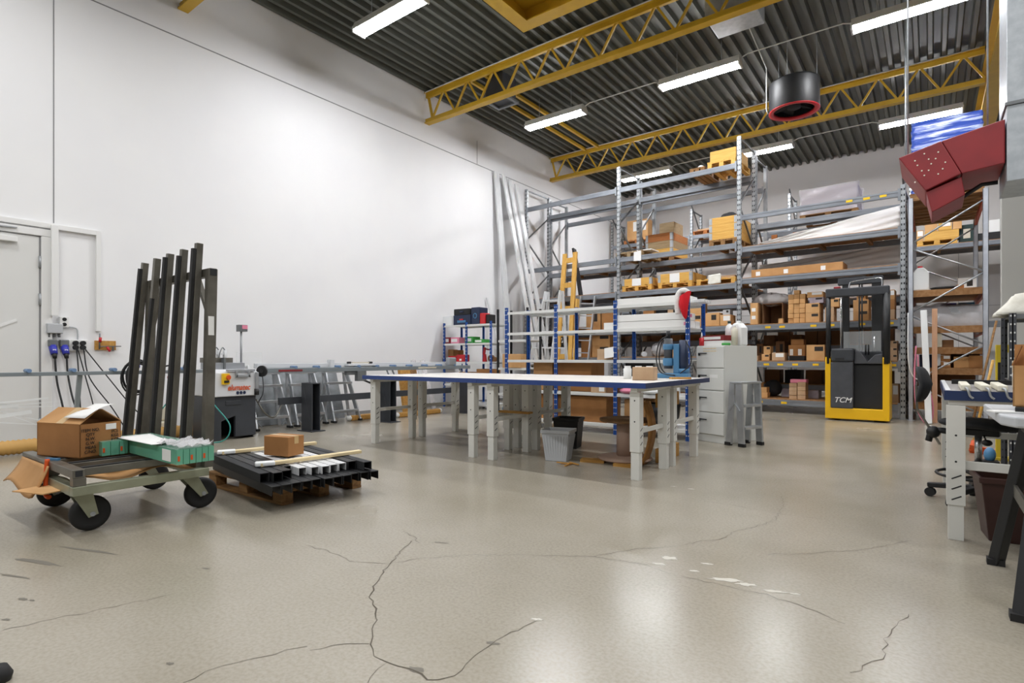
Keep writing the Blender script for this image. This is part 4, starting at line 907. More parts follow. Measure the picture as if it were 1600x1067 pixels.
t = thing('glue_bottle', 'red glue bottle with white nozzle on the filing cabinet corner', 'bottle', oncab(-.18, -.25, 1.201))
MB().cyl((0, 0, 0), (0, 0, .1), .03, n=16).build('body', 'red', t); MB().cyl((0, 0, .1), (0, 0, .17), .014, .004, 12).build('nozzle', 'plasticwhite', t)
# small step ladder
t = thing('small_step_ladder', 'small silver folding step ladder beside the filing cabinet', 'ladder', (-1.855, 6.87, 0), R(-22)); L = .34
for y in (.0, L):
    MB().bar((.085, y, .02), (.05, y, .74), .028, .085, up=(1, 0, 0)).build('front_rail', 'alu', t, .004); MB().bar((-.085, y, .02), (-.04, y, .74), .028, .075, up=(1, 0, 0)).build('rear_rail', 'alu', t, .004)
    MB().box(.05, .13, y-.025, y+.025, 0, .04).box(-.14, -.06, y-.025, y+.025, 0, .04).build('foot', 'black', t, .005)
    MB().bar((.07, y-.018, .42), (0, y-.018, .52), .014).bar((-.07, y-.018, .42), (0, y-.018, .52), .014).bar((0, y-.018, .52), (0, y-.018, .6), .014).build('spreader', 'sawgrey', t)
MB().box(-.07, .1, -.02, L+.02, .74, .765).build('top_step', 'alu', t, .006)
for z, x in ((.48, .06), (.22, .08)): MB().box(x-.05, x+.05, .015, L-.015, z-.015, z+.015).build('step', 'alu', t, .004)

# ---------------------------------------------------------------- pallet racks
RZ = R(-2.2); RO = (-.383, 11.583)
def RP(s, t, z=0): return (RO[0]+s*math.cos(RZ)-t*math.sin(RZ), RO[1]+s*math.sin(RZ)+t*math.cos(RZ), z)
def post(b, x, y, h, w=.075, d=.06, face=-1, slots=True):
    yf = y-d/2 if face < 0 else y+d/2
    b.box(x-w/2, x+w/2, min(yf, yf-face*.006), max(yf, yf-face*.006), 0, h).box(x-w/2, x-w/2+.006, y-d/2, y+d/2, 0, h).box(x+w/2-.006, x+w/2, y-d/2, y+d/2, 0, h)
    b.box(x-w/2-.02, x+w/2+.02, y-d/2-.01, y+d/2+.01, 0, .008)
    if slots:
        z = .1
        while z < h-.05:
            for dx in (-.018, .018): b.box(x+dx-.009, x+dx+.009, yf-.0015, yf+.0015, z, z+.035, 1)
            b.box(x+w/2-.0015, x+w/2+.0015, y-.012, y+.012, z+.03, z+.055, 1)
            z += .1
def rack(label, loc, rz, xs, depth, hs, bays, decks=(), slots=True, bm='beam', stickers=(), fronts=None, name='pallet_rack', group=None):
    t = thing(name, label, 'rack', loc, rz, group)
    for x, h in zip(xs, hs):
        for y in (0, depth):
            b = MB(); post(b, x, y, h, face=-1, slots=slots); b.build('upright_post', ['galv', 'hole'], t)
        z = .25; k = 0
        MB().bar((x, .0, .15), (x, depth, .15), .03).build('frame_tie', 'galvdark', t)
        while z < h-.6:
            MB().bar((x, 0 if k % 2 else depth, z), (x, depth if k % 2 else 0, z+.75), .03).build('frame_brace', 'galvdark', t); z += .78; k += 1
        MB().bar((x, 0, h-.03), (x, depth, h-.03), .03).build('frame_tie', 'galvdark', t)
    for i, lv in enumerate(bays):
        a, c = xs[i]+.04, xs[i+1]-.04
        for z in lv:
            for y in (-.035, depth+.0):
                b = MB().box(a, c, y-.02, y+.02, z-.11, z).box(a, c, y-.026, y-.02, z-.035, z-.012) .box(a, c, y-.026, y-.02, z-.1, z-.08)
                b.box(a-.004, a+.03, y-.03, y+.0, z-.17, z+.03).box(c-.03, c+.004, y-.03, y+.0, z-.17, z+.03); b.build('beam', bm, t)
            if (i, z) in decks:
                MB().box(a, c, -.02, depth-.03, z+.001, z+.018).build('deck', 'chip', t)
                for f in (.2, .5, .8): MB().box(a+f*(c-a)-.03, a+f*(c-a)+.03, 0, depth-.02, z-.07, z).build('deck_support', 'woodold', t)
    for i, z, xx in stickers: MB().box(xx-.05, xx+.05, -.0625, -.0605, z-.075, z-.035).build('beam_label', 'sign', t)
    return t
LM = (.25, 1.06, 1.70, 2.56, 3.36, 4.97); LR = (.25, .98, 1.70, 2.63, 3.26, 3.90)
ST = [(2, 0.25, -2.29), (2, 0.25, -1.858), (2, 0.98, -2.428), (2, 0.98, -2.173), (2, 0.98, -1.925), (2, 0.98, -1.663), (2, 0.98, -1.318), (2, 0.98, -0.14), (2, 1.7, -2.144), (2, 1.7, -1.891), (2, 1.7, -1.355), (2, 1.7, -1.064), (2, 1.7, -0.588), (2, 1.7, -0.176), (2, 3.9, -0.783), (2, 3.9, -0.521), (2, 3.9, -0.277)]
rack('front row of the tall galvanised pallet rack behind the yellow truck', RP(0, 0), RZ, [-8.1, -5.4, -2.7, 0], 1.0, [5.47, 5.47, 5.5, 4.0],
     [LM, LM, LR], {(0, 2.56), (0, 1.70), (0, 1.06), (1, 2.56), (1, 1.70), (1, 1.06), (1, .25), (2, .25), (2, .98), (2, 1.70), (2, 2.63), (2, 3.26)}, stickers=ST)
rack('second row of galvanised pallet rack standing back to back with the front row', RP(0, 1.1), RZ, [-8.1, -5.4, -2.7, -.06], .78, [5.4, 5.4, 5.4, 4.0],
     [(1.45, 2.56, 3.36, 4.92), (1.45, 2.56, 3.36, 4.92), (.5, 1.30, 2.2, 3.87)], {(0, 3.36), (0, 1.45), (1, 3.36), (1, 2.56), (1, 1.45), (2, .5), (2, 1.30), (2, 2.2)}, slots=False)  # right bay decks added to throw shade behind the front row
rack('pallet rack along the back wall, only partly visible behind the others', (-8.45, 16.75, 0), 0, [0, 2.65, 5.35, 8.05, 10.7], .85, [5.55]*5,
     [(2.6, 4.75), (2.6, 4.75), (2.6, 4.4), (1.9, 3.74)], {(0, 2.6), (1, 2.6), (2, 2.6), (3, 3.74)})

def rb(label, cwh, t, z, d, kind='plain', m='card3', group=None, rz=0, tape=False, name='carton'):
    s, w, h = cwh
    p = RP(s, t+d/2, z); return carton(label, p, w, d, h, RZ+rz, kind, m, group, name, tape)
D0 = .0185
# bottom level of the right bay
zb = .25+D0; g = 'small cartons stacked at the left of the lowest rack shelf'
for a, b_, z in (((-2.474, 0.109, 0.094), 0, 0), ((-2.364, 0.102, 0.098), 0, 0), ((-2.245, 0.107, 0.103), 0, 0)):
    h = a[2]
    for k, off in ((0, 0), (1, 0), (2, 0)):
        if k == 2 and a is not None and a[0] > -2.31: continue
        rb('small tan carton in the stepped stack at the left of the lowest rack shelf', (a[0]-(.012 if k and a[0] > -2.31 else 0), a[1], h-.002), .08, zb+k*h, .2, group=g)
a = (-1.726, 0.134, 0.076); a2 = (-1.579, 0.137, 0.082); g = 'small cartons in the square block on the lowest rack shelf'
for q in (a, a2):
    for k in range(4): rb('flat tan carton in the square block left of the yellow truck on the lowest shelf', (q[0], q[1], q[2]-.004), .05+random.uniform(-.01, .012), zb+k*q[2], .25, m='card5', group=g)
solo(MB().box(-.14, .14, -.1, .1, 0, .07), 'printed_packet', 'pink', 'pink patterned packet lying on the square block of cartons', 'packet', RP(a[0]+.08, .2, zb+4*a[2]), RZ, bev=.01)
solo(MB().ball((0, 0, .17), (.17, .15, .17), 18), 'black_bag', 'blackmat', 'round black bag on the lowest rack shelf behind the cartons', 'bag', RP(-2.215, .6, zb))
rb('mauve box behind the square block of cartons on the lowest shelf', (-1.982, 0.154, 0.166), .6, zb, .25, m='lilac')
rb('pale grey carton beside the truck at the right of the lowest shelf', (-1.443, 0.176, 0.156), .4, zb, .3, m='lilac')
rb('white and tan carton right of the truck on the lowest shelf', (-0.131, 0.111, 0.326), .15, zb, .3, 'white', 'card5')
# second level
z2 = .98+D0
rb('small tan carton with brown tape line, leftmost on the second rack shelf', (-2.429, 0.127, 0.098), .06, z2, .2, m='card5')
q = (-2.222, 0.142, 0.129)
rb('small carton with black print, lower one of two stacked on the second shelf', q, .06, z2, .2, 'print')
rb('small carton with black print, upper one of two stacked on the second shelf', (-2.198, 0.13, 0.153), .08, z2+q[2]+.001, .2, 'print')
rb('low carton with white label on the second rack shelf', (-1.989, 0.23, 0.153), .06, z2, .25, 'white', 'card5')
rb('dark brown carton at the back of the second shelf, left of the rear post', (-2.084, 0.168, 0.391), .6, z2, .3, 'small', 'card4')
rb('reddish brown carton at the far left back of the second shelf', (-2.705, 0.129, 0.336), .6, z2, .3, 'plain', 'card4')
rb('brown carton with white dot at the back left of the second shelf', (-2.482, 0.125, 0.346), .62, z2, .3, 'small', 'card4')
q = (-1.692, 0.269, 0.09)
rb('flat dark tray under the taped carton on the second shelf', q, .2, z2, .3, m='blackmat')
q2 = (-1.692, 0.291, 0.231)
rb('taped brown carton with two white labels on the second shelf', (q2[0], q2[1], .21), .2, z2+q[2]+.001, .3, 'two', 'card2', tape=True)
rb('small brown carton lying on the taped carton with two labels', (-1.692, 0.225, 0.135)[:2]+(.11,), .25, z2+q[2]+.212, .22, 'plain', 'card2')
rb('large tan carton with black print beside the truck on the second shelf', (-1.343, 0.304, 0.297), .05, z2, .35, 'print')
q = (-0.137, 0.101, 0.129)
for k, w in enumerate(('lowest', 'middle', 'topmost')): rb(w+' of three small printed cartons right of the truck mast', (q[0], q[1], .115), .06, z2+.116*k, .25, 'print', 'card5')
# third level
z3 = 1.70+D0
o = rb('tall narrow carton with two white labels, leftmost on the third rack shelf', (-2.432, 0.14, 0.422), .05, z3, .45)
for f in (.3, .68): MB().box(-.045, .03, -.2275, -.224, .4*f-.02, .4*f+.05).build('paper_label', 'paper', o)
t = thing('open_carton', 'large open carton, browned dark for shade, lying on its side on the third rack shelf', 'box', RP(-2.104, .1, z3), RZ); w, h = (0.362, 0.399)
MB().box(-w/2, w/2, .6, .606, 0, h).box(-w/2, -w/2+.006, 0, .6, 0, h).box(w/2-.006, w/2, 0, .6, 0, h).box(-w/2, w/2, 0, .6, h-.006, h).box(-w/2, w/2, 0, .6, 0, .006).build('body', 'card4', t)  # dark brown body carries the shade inside the carton
solo(MB().box(-.038, .038, 0, .08, 0, .09), 'carton', 'card3', 'tiny tan carton standing in front of the dark open carton', 'box', RP(-1.934, .0, z3), RZ)
b = MB().ball((0, 0, .1), (.34, .2, .12), 26, fn=lambda u, v: 1+.16*math.sin(17*u*6.28)*math.cos(9*v)+.1*math.sin(5*u*6.28))
solo(b, 'plastic_bag', 'wrap', 'clear plastic bag of parts lying on the dark open carton', 'bag', RP(-2.189, .35, z3+h+.0))
g = 'small cartons in the tall block on the third rack shelf'; q = (-1.672, 0.299, 0.552)
for k in range(6):
    for j in range(3): rb('small tan carton in the tall block left of the truck on the third shelf', (q[0]+(j-1)*q[1]/3, q[1]/3-.004, q[2]/6-.004), .08+.01*j+random.uniform(-.015, .02), z3+k*q[2]/6, .25, m='card3', group=g)
rb('single small carton on top of the tall block of cartons', (q[0]+.0, q[1]/3, .07), .1, z3+q[2]+.001, .14)
q = (-1.397, 0.231, 0.177)
rb('lower of two printed tan cartons left of the truck guard', (q[0], q[1], q[2]), .06, z3, .4, 'print')
rb('upper of two printed tan cartons left of the truck guard', (q[0], q[1], q[2]), .06, z3+q[2]+.001, .4, 'print')
rb('greyish printed carton on the two printed cartons', (q[0]+.06, q[1], .11), .1, z3+2*q[2]+.002, .35, 'print', 'lilac')
rb('tan carton with white label, top of the printed stack left of the truck', (q[0]+.04, q[1]+.04, .1), .1, z3+2*q[2]+.113, .35, 'white')
q = (-0.623, 0.233, 0.183)
for k, w in enumerate(('lower', 'upper')): rb(w+' of two printed cartons seen through the truck mast', (q[0], q[1], q[2]), .06, z3+k*(q[2]+.001), .4, 'print', 'card')
rb('carton on top of the pair seen through the truck mast', (q[0], q[1]*.6, .1), .12, z3+2*q[2]+.002, .3, 'small')
q = (-1.122, 0.146, 0.266)
for k, w in enumerate(('lower', 'upper')): rb(w+' of two narrow cartons behind the left post of the truck guard', (q[0], q[1], q[2]/2), .1, z3+k*(q[2]/2+.001), .3, 'plain', 'card5')
rb('carton on the narrow pair behind the left guard post, black print', (q[0]+.08, q[1], .15), .1, z3+q[2]+.003, .3, 'print')
q = (-0.164, 0.082, 0.252)
for k, w in enumerate(('lower', 'middle', 'top')): rb(w+' of three narrow cartons between truck guard and rack post', (q[0], q[1], .17), .06, z3+k*.171, .3, ('plain', 'plain', 'white')[k], ('card5', 'card2', 'card')[k])
# fourth and fifth levels, white film behind
s0, s1 = -2.492, -0.903
o = rb('very long film wrapped carton on the fourth rack shelf above the truck', ((s0+s1)/2, s1-s0, .155), .08, 2.63+D0, .5, 'plain', 'card', tape=False, name='long_carton')
for f in (-.42, -.1, .3): MB().box(f*(s1-s0)-.04, f*(s1-s0)+.04, -.2535, -.2505, .03, .11).build('film_patch', 'plasticwhite', o)
def drape(label, s0, s1, za, zb_, t, ph):
    def f(u, v):
        s = s0+(s1-s0)*u; k = 2.2*v-1.4*u; rid = abs(math.sin(6*k+ph))*.05+.03*math.sin(11*k+3*u+ph)
        return RP(s, t-rid-.25*(1-v), za+(zb_-za)*v*(.35+.65*u if ph < 1 else .75+.25*u))
    return solo(MB().grid(40, 16, f), 'plastic_sheet', 'film', label, 'plastic', solid=.003)
drape('pale plastic sheet draped in diagonal folds on the fifth shelf of the right rack bay', -2.5, -.08, 3.26+D0+.002, 3.83, .8, 0)
drape('pale plastic sheet draped behind the long carton on the fourth rack shelf', -2.55, -.08, 2.63+D0+.002, 3.14, .95, 1.3)
for k, s in enumerate((-2.27, -1.86)): solo(MB().box(-.055, .055, -.02, .02, 0, .34), 'wood_strut', 'woodred', ('left', 'right')[k]+' upright wooden strut on the fifth rack shelf', 'strut', RP(s, .92, 3.26+D0), RZ)
p = make_pallet('wooden pallet under the film wrapped load at the top of the right bay', RP(-1.321, 1.5, 3.871), RZ, 'woodold', 'pallets on the racks')
t = thing('wrapped_load', 'grey carton load wrapped in shiny clear film on the top right pallet', 'load', RP(-1.321, 1.5, 3.997), RZ)
MB().box(-.5, .0, -.33, .33, 0, .5).box(.005, .5, -.33, .33, 0, .5).build('cartons', 'lilac', t, .01)
MB().grid(48, 10, lambda u, v: ((.52+.012*math.sin(40*u+9*v))*max(-1, min(1, 1.5*math.cos(6.283*u))), (.35+.012*math.sin(31*u-11*v))*max(-1, min(1, 1.5*math.sin(6.283*u))), .52*v-.0)).build('stretch_film', 'wrap', t)
# pallets and collars in the middle bay
def collar(label, loc, rz, L, Wd, h, m, group=None):
    t = thing('pallet_collar', label, 'crate', loc, rz, group); th = .022
    MB().box(-L/2, L/2, -Wd/2, -Wd/2+th, 0, h).build('front_board', m, t, .002, 1); MB().box(-L/2, L/2, Wd/2-th, Wd/2, 0, h).build('rear_board', m, t, .002, 1)
    MB().box(-L/2, -L/2+th, -Wd/2+th, Wd/2-th, 0, h).build('left_board', m, t, .002, 1); MB().box(L/2-th, L/2, -Wd/2+th, Wd/2-th, 0, h).build('right_board', m, t, .002, 1)
    for x in (-1, 1):
        for y in (-1, 1):
            b = MB(); b.box(min(x*(L/2-.06), x*(L/2+.003)), max(x*(L/2-.06), x*(L/2+.003)), min(y*Wd/2, y*(Wd/2+.003)), max(y*Wd/2, y*(Wd/2+.003)), .008, h-.008)
            b.box(min(x*L/2, x*(L/2+.003)), max(x*L/2, x*(L/2+.003)), min(y*(Wd/2-.06), y*(Wd/2+.003)), max(y*(Wd/2-.06), y*(Wd/2+.003)), .008, h-.008); b.build('corner_hinge', 'galv', t)
    return t
# second row, three collars on the 3.36 level
sC = -4.9395; wC = 0.6829999999999998
pc = RP(sC, 1.15+.5, 3.361+D0); pal = make_pallet('wooden pallet under the weathered crate of three boards on the rack', pc, RZ+R(90), 'woodold', 'pallets on the racks', 1.0, wC)
for k, (m, lb) in enumerate((('woody', 'lowest bright wooden collar of the weathered crate on the left rack bay'), ('woodgrey', 'grey weathered middle collar of the crate on the left rack bay'), ('woodred', 'reddish top collar of the weathered crate on the left rack bay'))):
    collar(lb, (pc[0], pc[1], pc[2]+.126+.186*k), RZ, wC, 1.0, .184, m)
rb('light wooden box standing on top inside the weathered crate', (-4.848, 0.378, 0.459)[:2]+(.3,), 1.4, 3.361+D0+.126+.56, .55, 'plain', 'woodgrey', name='wooden_box', tape=False)
p = make_pallet('grey empty wooden pallet with white papers on it beside the weathered crate', RP(-5.148, .5, 3.361), RZ+R(90), 'woodgrey', None, 1.0, .66)
solo(MB().add([(-.09, 0, .0), (.09, 0, .02), (.09, 0, -.21), (-.09, 0, -.2)], [(0, 1, 2, 3)]), 'paper_sheet', 'paper', 'white paper sheet hanging over the rack beam left of the weathered crate', 'paper', RP(-4.897, -.072, 3.44), RZ, solid=.002)
solo(MB().box(-.25, .25, -.2, .2, 0, .02), 'paper_stack', 'paper', 'white papers lying flat on the grey empty pallet', 'paper', RP(-4.889, .3, 3.487), RZ)
sD0, sD1 = -3.308, -2.745
pd = RP((sD0+sD1)/2, .5, 3.361); make_pallet('wooden pallet under the bright new crate beside the middle post', pd, RZ+R(90), 'woodold', 'pallets on the racks', 1.0, sD1-sD0)
for k, lb in enumerate(('lowest board ring of the bright new crate beside the middle rack post', 'middle board ring of the bright new crate beside the middle rack post', 'top board ring of the bright new crate beside the middle rack post')):
    collar(lb, (pd[0], pd[1], pd[2]+.126+.152*k), RZ, sD1-sD0, .98, .15, 'woody')
solo(MB().ball((0, 0, .06), (.17, .13, .12), 20, fn=lambda u, v: 1+.14*math.sin(11*u*6.28+6*v)), 'black_bag', 'blackmat', 'black plastic bag bulging out of the bright new crate', 'bag', RP(-3.014, .35, 3.361+.126+.42), RZ)
# pallets on the 2.56 level
zz = 2.56+D0
for a, lb, hgt in (((-5.344, -4.612), 'left', .16), ((-4.46, -3.692), 'right', .19)):
    w = a[1]-a[0]; c = RP((a[0]+a[1])/2, .5, zz)
    make_pallet('wooden pallet under the '+lb+' low crate with white paper on the middle rack bay', c, RZ+R(90), 'woody', None, .9, w)
    cc = collar(lb+' one of two low wooden crates with white paper on the middle rack bay', (c[0], c[1], c[2]+.126), RZ, w, .9, hgt, 'woody')
    MB().box(-.11, .11, -.4565, -.4535, -.01, hgt-.005).build('paper_label', 'paper', cc)
p = make_pallet('low wooden pallet with flat goods left of the middle rack post, on the fourth level', RP(-3.1925, .5, zz), RZ+R(90), 'woody', None, .9, 0.8050000000000002)
solo(MB().grid(8, 8, lambda u, v: (-.12+.26*u, -.46+.0*v-.012*v*(1+math.sin(5*u))-.0, .06-.2*v+.02*u)), 'cloth', 'cloth', 'white cloth hanging over the low pallet left of the middle post', 'cloth', RP(-3.206, .46, zz+.13), RZ, solid=.003)
rb('pale flat package on the low pallet left of the middle post', (-3.103, .5, .06), .22, zz+.127, .4, 'plain', 'card5')
t = thing('open_carton', 'open brown carton with raised flaps behind the low wooden crates', 'box', RP(-5.52, 1.5, 2.56+D0), RZ)
MB().box(-.35, .35, -.25, .25, 0, .3).build('body', 'card', t); MB().add([(-.35, -.25, .3), (.35, -.25, .3), (.2, -.05, .48), (-.3, -.1, .45)], [(0, 1, 2, 3)]).build('flap', 'card2', t, solid=.006); MB().add([(.35, -.25, .3), (.35, .25, .3), (.6, .2, .4), (.6, -.2, .38)], [(0, 1, 2, 3)]).build('flap', 'card2', t, solid=.006)
# top of the middle bay
q = (-3.326, -2.76); c = RP((q[0]+q[1])/2, .45, 4.971)
make_pallet('wooden pallet carrying a tan box at the top of the middle rack post', c, RZ+R(90), 'woody', None, 1.0, q[1]-q[0])
rb('tan box on the pallet at the very top of the middle rack post', ((q[0]+q[1])/2, q[1]-q[0]-.04, .24), .05, 5.098, .8, 'plain', 'woody', name='wooden_box')
q = (-3.763, -3.442); c = RP((q[0]+q[1])/2, .6, 4.971)
make_pallet('smaller wooden pallet left of the tan box at the top of the rack', c, RZ+R(90), 'woodold', None, 1.0, max(.3, q[1]-q[0]))
solo(MB().ball((0, 0, .05), (.07, .06, .05), 12), 'film_ball', 'plasticwhite', 'small ball of white film on the smaller top pallet', 'film', (c[0], c[1]-.3, 5.097))
# back wall rack contents (seen between the racks)
for cwh, lb, d, kind, m, z in (((-7.605, 0.71, 0.649), 'tan carton with white label on the back wall rack, left of the weathered crate', .6, 'white', 'card3', 4.89), ):
    pl = make_pallet('reddish wooden pallet on the back wall rack under the labelled carton', (cwh[0], 17.15, 4.751), R(90), 'woodred', None, .8, .85)
    carton(lb, (cwh[0], 17.15, 4.877), cwh[1], d, cwh[2]+.0, 0, kind, m, tape=False)
pl = make_pallet('orange wooden pallet on the back wall rack between the two crates', (-5.397, 17.15, 4.751), 0, 'woodred', None, .85, .8)
solo(MB().box(-.36, .36, -.3, .3, 0, .07), 'board_stack', 'card5', 'pale boards lying on the orange pallet between the crates', 'board', (-5.397+.1, 17.15, 4.877))
q = (0.11, 0.768, 0.012)
pl = make_pallet('wooden pallet of cartons on the back wall rack behind the right rack frame', (q[0], 17.1, 3.759), 0, 'woody', None, q[1], .7)
for k, (x, w, z, h, lb, kind) in enumerate(((-.36, .18, 0, .26, 'left carton with white label on the back pallet behind the right frame', 'white'), (.09, .7, 0, .2, 'wide lower carton on the back pallet behind the right frame', 'plain'),
        (-.12, .26, .202, .2, 'left carton of the second layer on the back pallet', 'plain'), (.16, .27, .202, .2, 'middle carton with large white label on the back pallet', 'white'), (.4, .18, .202, .26, 'right carton of the second layer on the back pallet', 'plain'), (.0, .6, .465, .1, 'flat carton on top of the back pallet behind the right frame', 'plain'))):
    carton(lb, (q[0]+x*.95, 17.0, 3.886+z), w*.93, .5, h, 0, kind, ('card3', 'woody')[k % 2], tape=False)
q = (0.682, 0.302, 0.625)
o = carton('dark green case with pale label on the back wall rack at the right', (q[0], 17.1, 3.76), q[1], .5, .42, 0, 'plain', 'greencase', tape=False, name='case'); MB().box(-.08, .05, -.254, -.25, .1, .32).build('paper_label', 'beige', o)
carton('white box on the back wall rack, rightmost', (1.13, 17.1, 3.96), .25, .3, .28, 0, 'plain', 'paper', tape=False)
carton('flat black case under the white box on the back wall rack', (1.063+.05, 17.1, 3.76), .5, .4, .19, 0, 'plain', 'black', tape=False, name='case')
# cartons of the middle and left bays seen through the shelving
z3 = 1.70+D0
rb('tan carton with dark square left of the middle post, on the third shelf', (-3.277, 0.32, 0.269), .06, z3, .3, 'small')
rb('tan carton with pale label next to the middle post on the third shelf', (-2.994, 0.219, 0.215), .06, z3, .3, 'white')
rb('grey box with yellow patch on the carton next to the middle post', (-2.994, 0.143, 0.224)[:2]+(.11,), .12, z3+0.215+.001, .2, 'small', 'plasticgrey')
q = (-3.615, 0.249, 0.259)
for k, w in enumerate(('lower', 'upper')): rb(w+' printed carton behind the santa hat on the third shelf', (q[0], q[1], q[2]), .06, z3+k*(q[2]+.001), .35, 'print')
rb('long grey brown carton on the third shelf behind the long white cartons', (-4.114, 0.292, 0.468), .1, z3, .35, 'print', 'card5')
rb('brown carton on the third shelf behind the middle blue post', (-4.707, 0.263, 0.475), .1, z3, .35, 'plain', 'card2')
rb('brown carton on the third shelf left of the left rack post', (-5.742, 0.343, 0.488), .1, z3, .35, 'plain', 'card2')
rb('tan carton on the third shelf with yellow stripe', (-6.145, 0.392, 0.464), .1, z3, .35, 'small', 'card')
rb('black crate on the third shelf behind the long white cartons', (-4.455, 0.272, 0.438), .2, z3, .3, 'plain', 'blackmat', name='crate')
z2m = 1.06+D0
q = (-5.912, 0.487, 0.266)
for k, w in enumerate(('lower', 'upper')): rb(w+' large printed carton on the second shelf behind the leaning ladder', (q[0], q[1], q[2]), .06, z2m+k*(q[2]+.001), .4, 'print', 'card')
q = (-6.342, 0.29, 0.46)
rb('tall brown carton left of the large printed cartons on the second shelf', q, .1, z2m, .4, 'plain', 'card2')
t = thing('motor', 'silver motor in clear plastic on the second shelf right of the middle blue post', 'motor', RP(-4.485, .2, z2m))
MB().cyl((0, -.12, .14), (0, .15, .14), .13, n=24).build('casing', 'galvdark', t)
for k in range(6): MB().bar((0, -.125, .14), (.11*math.cos(k*1.047), -.125, .14+.11*math.sin(k*1.047)), .02).build('spoke', 'chrome', t)
MB().ball((0, 0, .15), (.19, .2, .17), 20, fn=lambda u, v: 1+.08*math.sin(u*60+v*9)).build('plastic_wrap', 'wrap', t)
solo(MB().cyl((-.12, 0, .06), (.1, 0, .06), .06, n=18), 'canister', 'plasticgrey', 'grey cylinder with white end lying on the second shelf', 'canister', RP(-4.823, .1, z2m), R(-60))
rb('brown carton right of the silver motor on the second shelf', (-4.173, 0.205, 0.242), .1, z2m, .3, 'plain', 'card3')
rb('small cream carton above the silver motor on the rear rack shelf', (-5.258, 0.119, 0.201), 1.05, 1.45+D0, .2, 'plain', 'card5')
rb('brown carton on the rear rack shelf behind the drilling machine', (-4.443, 0.22, 0.175), 1.02, 1.45+D0, .2, 'plain', 'card')
rb('tan carton on the rear rack shelf behind the white bottles', (-3.738, 0.19, 0.2), 1.02, 1.45+D0, .2, 'plain', 'card3')
rb('orange brown carton on the rear rack shelf next to the middle post', (-3.148, 0.138, 0.21), 1.02, 1.45+D0, .2, 'plain', 'card')
solo(MB().bar(RP(-6.707, .45, 2.58), RP(-7.111, .75, 3.9), .05, .14, up=(0, 1, 0)), 'dark_plank', 'blackmat', 'dark narrow plank leaning on the rack behind the yellow timber frame', 'plank')

for k in range(9):  # extra dark cartons stand in for the shade deep in the racks
    rb('dark carton added for shade on the rear rack row behind the second shelf', (-2.45+.26*k+random.uniform(-.02, .02), .23, random.choice((.22, .3, .36))), 1.25+random.uniform(0, .05), 1.30+D0, .35, 'plain', ('card4', 'cardin')[k % 2], 'added dark cartons on the rear rack row', tape=False)
for k in range(6):  # more added dark cartons, deepening the shade near the floor
    rb('dark carton added low for shade on the rear rack row behind the lowest shelf', (-2.4+.4*k, .3, random.choice((.16, .2, .28))), 1.25, .5+D0, .35, 'plain', ('cardin', 'blackmat', 'card4')[k % 3], 'added dark cartons on the rear low rack row', tape=False)
for k in range(10):  # added brown cartons that darken the row behind the shelving
    rb('brown carton added for shade on the rear rack row behind the shelving unit', (-7.6+.5*k, .4, random.choice((.25, .35, .42))), 1.25, 1.45+D0, .4, 'plain', ('card4', 'card2', 'cardin')[k % 3], 'added brown cartons on the rear rack row', tape=False) if k not in (4,) else None

# ---------------------------------------------------------------- things leaning near the left rack
for k, (y, dy, w, lb) in enumerate(((10.7, .05, .2, 'long white profile leaning on the left wall, leftmost of the bundle'), (10.86, .16, .12, 'long white profile leaning on the left wall, second from the left'), (11.03, .1, .1, 'long white profile leaning on the wall, third from the left'),
        (11.12, .16, .12, 'long white profile leaning on the wall, third from the right'), (11.26, .1, .13, 'long grey white profile leaning on the wall, second from the right'), (11.4, .14, .14, 'long grey profile leaning on the wall, nearest the rack'))):
    solo(MB().bar((-7.45+.1*(k % 2)-(.6 if k == 0 else 0), y+dy, .02), (-8.54+.09*(k % 2), y, 5.62-.03*k), .04, w, up=(0, 1, 0)), 'long_profile', 'aluwhite', lb, 'profile')
solo(MB().bar((-7.9, 10.5, .02), (-8.55, 10.35, 2.5), .03, .05, up=(0, 1, 0)), 'white_lath', 'aluwhite', 'short thin white lath leaning on the wall left of the long profiles', 'lath')
t = thing('timber_trestle', 'tall yellow timber frame with cross pieces leaning on the left rack bay', 'frame', (-7.074, 11.3, 0))
A = (-7.205, 11.25, .0); B = (-7.208, 11.75, 3.611)
A2 = (-6.831, 11.25, .0); B2 = (-6.917, 11.75, 3.625)
W(t).bar(A, B, .11, .05, up=(0, 1, 0)).build('left_post', 'woodv', t, .003); W(t).bar(A2, B2, .11, .05, up=(0, 1, 0)).build('right_post', 'woodv', t, .003)
for f in (.3, .45, .62, .78, .95):
    W(t).bar(Vector(A)+(Vector(B)-Vector(A))*f, Vector(A2)+(Vector(B2)-Vector(A2))*f, .04, .12).build('cross_piece', 'woodv', t)
W(t).bar(Vector(A2)+Vector((.12, .03, 0)), Vector(A2)+(Vector(B2)-Vector(A2))*.68+Vector((.11, .03, 0)), .04, .12, up=(0, 1, 0)).build('side_board', 'woody', t)
t = thing('leaning_ladder', 'slim silver ladder leaning on the rack right of the yellow timber frame', 'ladder', (-6.634, 11.3, 0))
A = (-6.826, 11.3, .0); B = (-6.739, 11.72, 2.536); A2 = (-6.43, 11.3, .0); B2 = (-6.357, 11.72, 2.51)
for nm, p, q in (('left_rail', A, B), ('right_rail', A2, B2)): W(t).bar(p, q, .03, .06, up=(0, 1, 0)).build(nm, 'alu', t); W(t).bar(p, Vector(p)+Vector((0, 0, .04)), .05).build('foot', 'black', t)
for k in range(1, 9): f = k/8.6; W(t).bar(Vector(A)+(Vector(B)-Vector(A))*f, Vector(A2)+(Vector(B2)-Vector(A2))*f, .03, .025).build('rung', 'alu', t)
